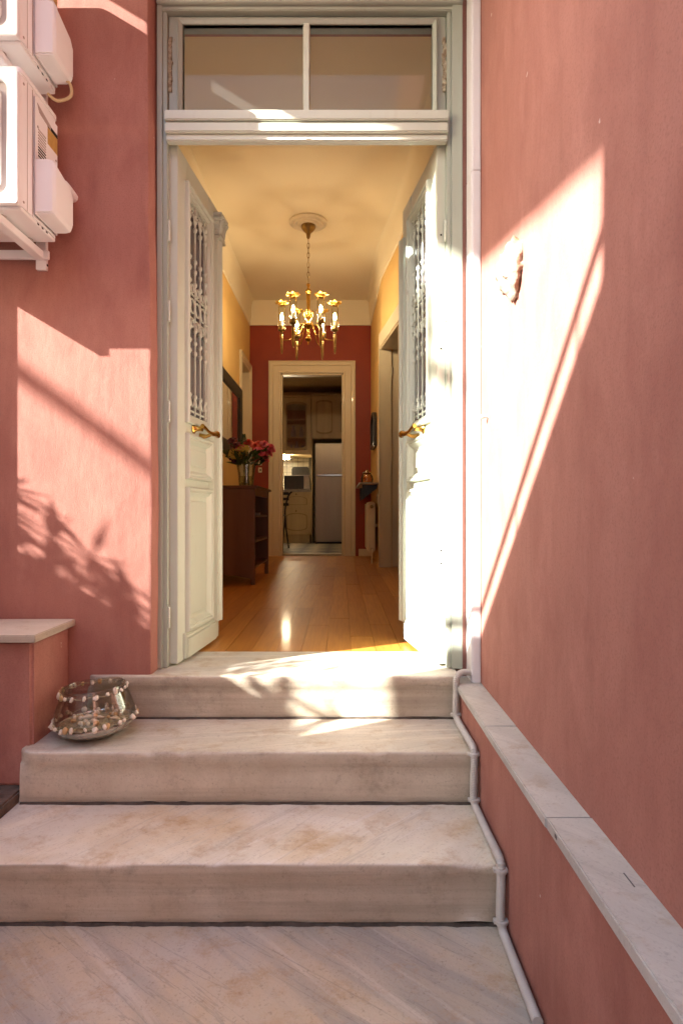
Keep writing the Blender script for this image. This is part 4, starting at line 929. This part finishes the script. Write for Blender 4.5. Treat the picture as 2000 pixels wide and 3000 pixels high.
m.build('carcass', kit_wood, ku)
for f in (0.30, 0.62): MB().box(x0+0.021, x1-0.021, KD+0.03, 11.87, z0+(z1-z0)*f, z0+(z1-z0)*f+0.016).build('shelf', kit_wood, ku)
d_ = arch_door(ku, kx(827), kx(910), z0+0.004, z1-0.004, KD-0.002, glassy=True)
MB().box(kx(827)+0.068, kx(910)-0.068, KD-0.012, KD-0.008, z0+0.078, z1-0.098).build('pane', clear_g, d_)
MB().box(x0-0.02, x1+0.0, KD-0.05, 11.91, z1+0.001, z1+0.05).build('cornice', kit_wood, ku, 0.01)
for (px, f, hgt, wdt) in ((850,0.02,0.20,0.05),(866,0.02,0.26,0.06),(884,0.02,0.18,0.07),(856,0.32,0.22,0.06),(880,0.32,0.2,0.05)):
    zb2 = z0+(z1-z0)*f+(0.0 if f > 0.1 else 0.0)+0.0165
    if f < 0.1: zb2 = z0+0.0205
    c_ = (kx(px), 11.55, zb2)
    o = MB().lathe([(wdt*0.5,0),(wdt*0.9,0.03),(wdt*0.8,hgt*0.5),(wdt*0.35,hgt*0.8),(wdt*0.45,hgt),(0.0,hgt)], 14, c_).build('china_jug', micro_m, None, 0, 60)
    tag(o, 'pale china piece behind the glass of the kitchen wall cabinet', 'china', 'china inside the glazed cabinet')
kr = thing('wall_cabinet', 'cream arched-panel wall cabinets above the fridge', 'cabinet', (kx(980), 11.6, kz(1285)))
x0, x1, z0, z1 = kx(912), kx(1056), kz(1285), kz(1160)
bx('carcass', kit_wood, kr, x0+0.001, x1, KD, 11.91, z0, z1)
arch_door(kr, kx(915), kx(984), z0+0.01, z1-0.01, KD-0.002); arch_door(kr, kx(986), kx(1055), z0+0.01, z1-0.01, KD-0.002)
bx('cornice', kit_wood, kr, x0+0.002, x1+0.02, KD-0.05, 11.91, z1+0.001, z1+0.04, bevel=0.01)
bx('side_panel', kit_wood, kr, kx(912)+0.001, kx(914.5), KD-0.0, 11.91, KZ, z0-0.001)
fr = thing('fridge', 'tall steel-grey fridge freezer in the kitchen', 'fridge', (kx(975), 11.5, KZ))
fx0, fx1 = kx(925), kx(1026); fs_ = kz(1397)
bx('body', steel, fr, fx0+0.004, fx1-0.004, 11.16, 11.80, KZ+0.03, kz(1303)-0.004)
bx('freezer_door', steel, fr, fx0, fx1, 11.08, 11.158, fs_+0.006, kz(1303), bevel=0.012, smooth=40)
bx('fridge_door', steel, fr, fx0, fx1, 11.08, 11.158, KZ+0.05, fs_-0.006, bevel=0.012, smooth=40)
bx('door_trim', M('chrome_trim', (0.8,0.76,0.7), None, 9, 0.12, 1.0), fr, fx0+0.02, fx1-0.02, 11.068, 11.079, fs_+0.008, fs_+0.030, bevel=0.004)
bx('plinth', black_m, fr, fx0+0.02, fx1-0.02, 11.17, 11.75, KZ, KZ+0.03)
kb = thing('base_cabinet', 'cream base cabinet with two arched drawers below the counter', 'cabinet', (kx(868), 11.6, KZ))
x0, x1 = kx(780), kx(911.5)
bx('carcass', kit_wood, kb, x0, x1, KD, 11.91, kz(1567), kz(1441))
bx('plinth', kit_wood, kb, x0, x1-0.03, KD+0.05, 11.9, KZ, kz(1567)-0.001)
arch_door(kb, kx(828), kx(911), kz(1490), kz(1443), KD-0.002, 'drawer_front', False, True)
arch_door(kb, kx(828), kx(911), kz(1566), kz(1492), KD-0.002, 'drawer_front', True, True)
for py in (1448, 1497): MB().lathe([(0.013,-0.03),(0.016,-0.022),(0.008,-0.012),(0.008,0)], 10, (kx(868), KD-0.022, kz(py)), 'y').build('knob', brass_d, kb, 0, 40)
bx('counter', micro_m, kb, x0, x1+0.0, KD-0.03, 11.91, kz(1441)+0.001, kz(1434.5), bevel=0.004)
ctz = kz(1434.5)+0.0005
mw = thing('microwave', 'microwave oven with dark glass door on the kitchen counter', 'microwave', (kx(869), 11.45, ctz))
bx('body', micro_m, mw, kx(831), kx(907), 11.34, 11.70, ctz+0.008, kz(1392), bevel=0.005)
bx('door', black_m, mw, kx(832), kx(889), 11.325, 11.339, ctz+0.014, kz(1393)-0.004, bevel=0.003)
bx('control_panel', micro_m, mw, kx(892), kx(905), 11.328, 11.339, ctz+0.016, kz(1393)-0.006, bevel=0.002)
for k in range(4): MB().lathe([(0.008,0),(0.008,0.008)], 8, (kx(834 if k % 2 else 904), 11.38 if k < 2 else 11.66, ctz)).build('foot', black_m, mw)
bb = MB().prism([(-0.17,0),(0.17,0),(0.17,0.13),(0.14,0.165),(-0.14,0.165),(-0.17,0.12)], (0,0.22,0), (kx(879),11.40,kz(1392)+0.0005), (1,0,0), (0,0,1)).build('bread_bin', black_m, None, 0.01, 40)
tag(bb, 'black bread bin standing on top of the microwave', 'bread bin')
lm = thing('cabinet_lamp', 'lit warm tube lamp fixed under the glazed kitchen cabinet', 'lamp', (kx(828), 11.5, kz(1346)))
MB().tube([(kx(800),11.36,kz(1341)),(kx(845),11.36,kz(1341))], 0.026, 10).build('tube', tubelamp_m, lm, 0, 60)
MB().box(kx(798), kx(848), 11.385, 11.42, kz(1345), kz(1332)-0.001).build('housing', micro_m, lm)
cr = thing('kitchen_chair', 'black metal chair by the kitchen counter', 'chair', (-1.12, 9.75, KZ))
cp = lambda px, py, D=9.75: W(px, py, D)
for dx in (0.0, -0.34):
    o_ = Vector((dx, 0, 0))
    MB().tube(spline([cp(855,1440)+o_, cp(845,1452)+o_, cp(837,1480)+o_, cp(835,1505)+o_, cp(837,1540)+o_, cp(841,1570)+o_, Vector((cp(846,1600).x, 9.75, KZ))+o_], 5), 0.014, 8).build('leg', black_m, cr, 0, 60)
    MB().tube([cp(836,1510)+o_+Vector((0,-0.02,0)), Vector((cp(836,1510).x-0.02, 9.42, KZ))+o_], 0.013, 8).build('leg', black_m, cr, 0, 60)
for py in (1446, 1462, 1478): MB().bar(cp(846,py), cp(846,py)+Vector((-0.34,0,0)), 0.018, 0.045).build('back_slat', black_m, cr, 0.003)
MB().box(cp(836,1510).x-0.36, cp(836,1510).x+0.012, 9.38, 9.76, cp(0,1510).z-0.012, cp(0,1510).z+0.014).build('seat', black_m, cr, 0.008)

# ------------------------------------------------------------------ the yard beyond the frame: inferred casters, plus pieces added for their shade
# outside stair with sloping parapet and handrail, added tall wall and canopy slab shading the side wall
bwv = thing('tall_shade_wall', 'tall cream wall added out of view to shade the side wall', 'wall', (-2.6, -1.5, -0.695))
wallbox('wall', bwv, -2.66, -2.56, -2.6, -0.50, -0.694, 4.869, 0.01, cream_house)
sp = thing('stair_parapet', 'sloping cream parapet of an outside stair with an iron handrail', 'parapet', (-2.6, 0.1, -0.695))
MB().prism([(-0.499,-0.694),(0.735,-0.694),(0.735,1.885),(-0.499,2.990)], (0.08,0,0), (-2.64,0,0), (0,1,0), (0,0,1)).build('wall', cream_house, sp, 0.006)
MB().tube([(-2.60,-0.499,3.085),(-2.60,0.735,1.980)], 0.019, 10).build('handrail', black_m, sp, 0, 60)
for f in (0.12, 0.5, 0.9):
    y_ = -0.499+1.234*f; z_ = 2.990-1.105*f
    MB().tube([(-2.60,y_,z_-0.02),(-2.60,y_,z_+0.095)], 0.006, 8).build('baluster', black_m, sp)
gw = MB().box(-2.08, -1.99, 0.74, 2.079, -0.694, 0.93).build('low_shade_wall', pink, None, 0.01, 40); tag(gw, 'low pink wall added out of view to block sun below the oleander shrub', 'wall')  # added out of view, stops sun leaking under the leaves
cn = thing('shade_canopy', 'flat concrete canopy on posts added out of view to cut off the sunlight', 'canopy', (-4, -2, -0.695))
MB().prism([(-5.68,-3.0),(-4.926,-0.44),(-2.30,0.978),(-2.30,-3.0)], (0,0,0.22), (0,0,4.871), (1,0,0), (0,1,0)).build('slab', concrete_m, cn, 0.01)  # invented slab, outline shaped to bound the sunlit patch from above
for x_, y_ in ((-5.5,-2.75),(-5.42,-2.3)): MB().lathe([(0.08,-0.694),(0.08,4.87)], 12, (x_, y_, 0)).build('post', concrete_m, cn, 0, 40)
sbz = thing('garden_shrub', 'leafy oleander shrub growing behind the low added wall', 'shrub', (-2.8, 1.2, -0.695))
r3 = random.Random(11); m = MB(); sm = MB()
for k in range(52):
    y_ = 0.62+1.15*(k+r3.random())/52; x_ = -2.80+r3.uniform(-0.10,0.10); top = (1.46+r3.uniform(-0.16,0.13)+0.10*math.sin(y_*9.0)) if y_ > 0.92 else 1.43+r3.uniform(-0.11,0.06)
    lean = Vector((r3.uniform(-0.1,0.1), r3.uniform(-0.22,0.10), 0))
    base = Vector((x_, y_, -0.69)); tip = Vector((x_, y_, top))+lean; pth = spline([base, base.lerp(tip,0.6)-lean*0.3, tip], 10)
    sm.tube(pth, [0.010-0.0065*i/(len(pth)-1) for i in range(len(pth))], 5)
    for j in range(90):
        f = 0.50+0.50*r3.random(); q = pth[int(f*(len(pth)-1))]
        a_ = r3.uniform(0,6.28); d = Vector((math.cos(a_)*0.5, math.sin(a_)-0.35, r3.uniform(-0.1,0.9))).normalized(); ln = r3.uniform(0.08,0.17); s_ = d.cross(Vector((0.3,0.2,1))).normalized()*ln*0.12
        m.add([q, q+d*ln*0.4+s_, q+d*ln, q+d*ln*0.4-s_], [(0,1,2,3)])
m.build('foliage', shrub_m, sbz); sm.build('stem', bark_m, sbz, 0, 60)
tr = thing('yard_tree', 'slim tree with few bare branches growing beside the canopy', 'tree', (-7.0, 0.6, -0.695))
MB().tube(spline([(-7.0,0.6,-0.69),(-7.02,0.58,1.5),(-6.98,0.55,3.2),(-7.0,0.6,5.6),(-7.05,0.7,7.6)], 8), [0.14-0.0031*i for i in range(33)], 10).build('trunk', bark_m, tr, 0, 60)
for pts_, r0 in (([(0.53,4.8),(-0.22,5.35),(-0.77,5.60),(-1.27,5.66),(-1.68,5.60)],0.13),([(0.48,4.2),(-0.22,4.55),(-0.72,4.63),(-1.24,4.52)],0.075),([(-0.37,5.25),(-0.87,5.32),(-1.32,5.29)],0.030)):
    pth = spline([(-7.0,a_,c_) for a_, c_ in pts_], 7); MB().tube(pth, [r0*(1-0.66*i/(len(pth)-1)) for i in range(len(pth))], 8).build('branch', bark_m, tr, 0, 60)
m = MB()
for k in range(900):
    a_ = r3.uniform(0,6.28); u_ = r3.uniform(-1,1); r_ = 1.3*r3.random()**0.4
    q = Vector((-7.05+r_*math.cos(a_)*math.sqrt(1-u_*u_), 1.2+r_*math.sin(a_)*math.sqrt(1-u_*u_), 8.3+r_*u_*0.8))
    d = Vector((r3.uniform(-1,1), r3.uniform(-1,1), r3.uniform(-1,0.6))).normalized(); s_ = d.cross(Vector((0.2,0.3,1))).normalized()*0.035
    m.add([q, q+d*0.07+s_, q+d*0.16, q+d*0.07-s_], [(0,1,2,3)])
for k in range(1100):  # dense leaf clump added out of view to shade the door grille
    a_ = r3.uniform(0,6.28); u_ = r3.uniform(-1,1); r_ = r3.random()**0.4; w_ = math.sqrt(1-u_*u_)
    q = Vector((-7.0+0.25*r_*math.cos(a_)*w_, -1.33+0.19*r_*math.sin(a_)*w_, 5.71+0.33*r_*u_))
    d = Vector((r3.uniform(-1,1), r3.uniform(-1,1), r3.uniform(-1,0.6))).normalized(); s_ = d.cross(Vector((0.2,0.3,1))).normalized()*0.022
    m.add([q, q+d*0.04+s_, q+d*0.09, q+d*0.04-s_], [(0,1,2,3)])
m.build('crown_and_shade_clump', shrub_m, tr)
# cream block of flats behind the viewer
fb = thing('apartment_block', 'cream apartment block with balconies across the yard', 'building', (0, -10.5, -0.695))
bx('wall', cream_house, fb, -9, 6, -11.5, -10.0, -0.694, 8.2)
for z in (2.3, 5.2):
    bl = bx('balcony', concrete_m, fb, -7.5, 3.5, -9.999, -8.9, z, z+0.18, bevel=0.01)
    bx('balcony_front', cream_house, bl, -7.5, 3.5, -8.98, -8.9, z+0.1801, z+1.05)
    for x_ in (-6,-3.5,-1,1.5):
        wdw = bx('window', black_m, fb, x_-0.6, x_+0.6, -9.998, -9.96, z+0.4, z+2.2); bx('pane', door_g, wdw, x_-0.52, x_+0.52, -9.958, -9.95, z+0.48, z+2.12)
